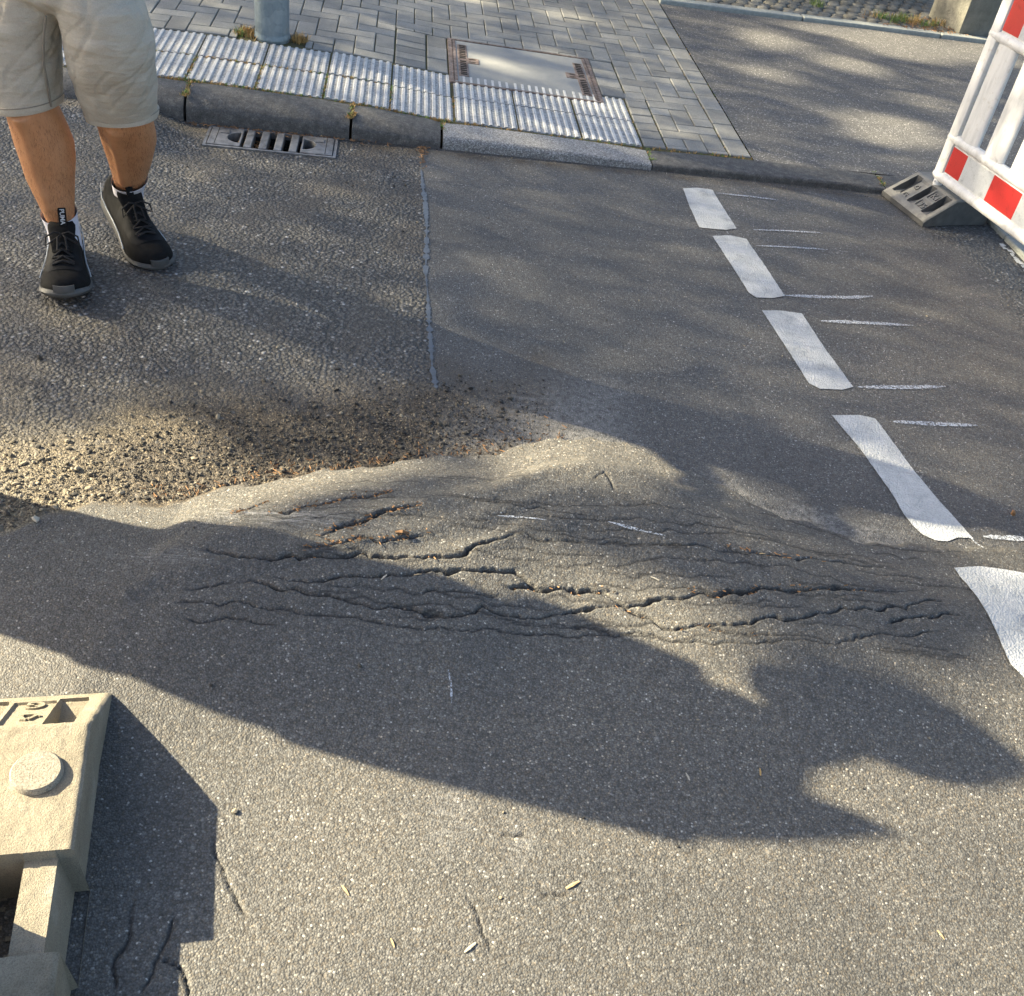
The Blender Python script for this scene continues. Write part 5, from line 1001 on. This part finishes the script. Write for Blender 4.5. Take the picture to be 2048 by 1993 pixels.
piece((0.614, 1.935), 'chip', 0.013, 'pale greenish scrap stuck in the wide crack', 'small litter on the road', MAT['pale'])
piece((-0.268, 1.778), 'chip', 0.011, 'cream seed husk in the crack across the bulge', 'small litter on the road', MAT['pale'])
piece((-0.252, 1.919), 'leaf', 0.018, 'curled orange brown leaf caught in the fold of the bulge', 'small litter on the road', MAT['needle'])
piece((1.478, 2.544), 'stone', 0.011, 'brown seed pod right of the long white dash', 'small litter on the road', MAT['needle'])
piece((0.664, 2.082), 'chip', 0.008, 'small tan crumb on the dark flank of the bulge', 'small litter on the road', MAT['chip'])
piece((-0.192, 1.806), 'chip', 0.01, 'tan crumb beside the cream seed husk', 'small litter on the road', MAT['chip'])
piece((0.961, 1.13), 'chip', 0.01, 'amber chip in the bright lower right foreground', 'small litter on the road', MAT['chip'])
piece((-1.104, 4.489), 'leaf', 0.03, 'pale crumpled leaf lying on the drain grate', 'small litter on the road', MAT['chip'])
piece((0.63, 1.444), 'chip', 0.01, 'thin grass stalk in the head part of the onlooker shadow', 'small litter on the road', MAT['straw'])

# grass
def blades(m, p, n, hgt, spread, rd=random, mi=None):
    for k in range(n):
        a = rd.uniform(0, 6.28); d = abs(rd.gauss(0, spread)); x, y = p[0]+d*math.cos(a), p[1]+d*math.sin(a); h_ = hgt*rd.uniform(.4, 1.1); le = rd.uniform(.2, 1.0)*h_; b_ = rd.uniform(0, 6.28); w_ = rd.uniform(.001, .002)
        tx, ty = x+le*math.cos(b_), y+le*math.sin(b_); nx_, ny_ = -math.sin(b_)*w_, math.cos(b_)*w_; z = p[2]
        m.add([(x-nx_,y-ny_,z),(x+nx_,y+ny_,z),((x+tx)/2+nx_,(y+ty)/2+ny_,z+h_*.7),((x+tx)/2-nx_,(y+ty)/2-ny_,z+h_*.7),(tx,ty,z+h_)], [(0,1,2,3),(3,2,4)], mi if mi is not None else (0 if rd.random() < .7 else 1))
def tuft(s, t, n, hgt, spread, label, dz=0, mi=None, name='grass_tuft'):
    x, y = st2w(s, t); m = MB(); blades(m, (0, 0, 0), n, hgt, spread, mi=mi); o = m.build(name, [MAT['straw'], MAT['green']]); o.location = (x, y, float(zs(s))+dz); tag(o, label, 'grass', 'grass tufts along the kerb'); return o
for ds, dt, n_k in ((-.715,.70,0),(-.735,.66,0)):
    pass
m = MB()
for k in range(13): blades(m, (random.uniform(-.055,.05), random.uniform(-.05,.07), 0), 34, .04, .018, mi=0 if k % 6 else 1)
o = m.build('grass_tuft', [MAT['straw'], MAT['green']]); o.location = K3(-.722, .705, float(zs(-.72))-.012); tag(o, 'dry straw coloured grass on the left of the galvanised post', 'grass', 'grass tufts')
m = MB()
for k in range(7): blades(m, (random.uniform(-.03,.03), random.uniform(-.04,.05), 0), 26, .045, .014, mi=0)
o = m.build('grass_tuft', [MAT['straw'], MAT['green']]); o.location = K3(-.47, .735, float(zs(-.47))-.012); tag(o, 'small dry brown grass tuft on the right of the galvanised post', 'grass', 'grass tufts')
def joint_tuft(s, label, n, green):
    m = MB()
    for k in range(n): blades(m, (random.gauss(0, .006), -.015-.16*random.random(), -.0), 9, .018, .006, mi=1 if random.random() < green else 0)
    o = m.build('grass_tuft', [MAT['straw'], MAT['green']]); o.location = K3(s, 0, float(zs(s))-.014); o.rotation_euler = (0, 0, KA); tag(o, label, 'grass', 'grass tufts')
joint_tuft(-.87, 'green and straw weeds in the kerb joint nearest the walking person', 26, .4); joint_tuft(-.165, 'yellow green weeds in the kerb joint beside the drain', 34, .35); joint_tuft(.24, 'thin weeds in the joint where the pale kerb stone begins', 10, .4); joint_tuft(1.202, 'small weeds in the joint where the pale kerb stone ends', 8, .5)
joint_tuft(2.338, 'small green weeds in the kerb joint near the grey foot plate', 14, .7)
ms = MB()
for k in range(760):       # moss and short grass line behind the kerb and in the slab joints
    q = random.random()
    if q < .62:
        s = random.uniform(-1.9, 1.7); dn = float(vnoise(np.array([s*3.1]), np.array([2.2]), 61)[0])*(1.3 if s < .3 else .5)
        if random.random() > dn: continue
        t = random.gauss(-.012, .008)
    elif q < .85: i = random.randrange(-6, 2); s = .2985*i+random.gauss(0, .003); t = random.uniform(.0, .30)
    else: s = random.uniform(-1.9, .0); t = .312+random.gauss(0, .004)
    if q < .85 and q >= .62 and s > .05 and random.random() < .8: continue
    x, y = st2w(s, t); blades(ms, (x, y, float(zs(s))-.010), 7, .016, .005, mi=1 if random.random() < .42 else 0)
for k in range(300):       # joints of the border course
    s = random.choice([1.192, 1.309, 1.614, 1.727]); t = random.uniform(0, 2.4); x, y = st2w(s+random.gauss(0, .003), t); blades(ms, (x, y, float(zs(s))-.010), 4, .010, .004, mi=1 if random.random() < .6 else 0)
o = ms.build('joint_moss', [MAT['straw'], MAT['green']]); tag(o, 'moss and short dry grass in the joints behind the kerb', 'moss', kind='stuff')
m = MB()
for k in range(30): blades(m, (random.gauss(0, .15), random.gauss(0, .05), 0), 22, .05, .03, mi=0 if random.random() < .6 else 1)
o = m.build('grass_tuft', [MAT['straw'], MAT['green']]); o.location = K3(3.62, 2.85, .045); o.rotation_euler = (0, 0, KA); tag(o, 'dry and green grass at the foot of the concrete pillar', 'grass', 'grass tufts')
m = MB()
for k in range(3): blades(m, (random.gauss(0, .02), random.gauss(0, .02), 0), 22, .06, .02, mi=1)
o = m.build('grass_tuft', [MAT['straw'], MAT['green']]); o.location = K3(2.95, 2.95, .045); tag(o, 'single green weed growing among the small cobbles', 'grass', 'grass tufts')
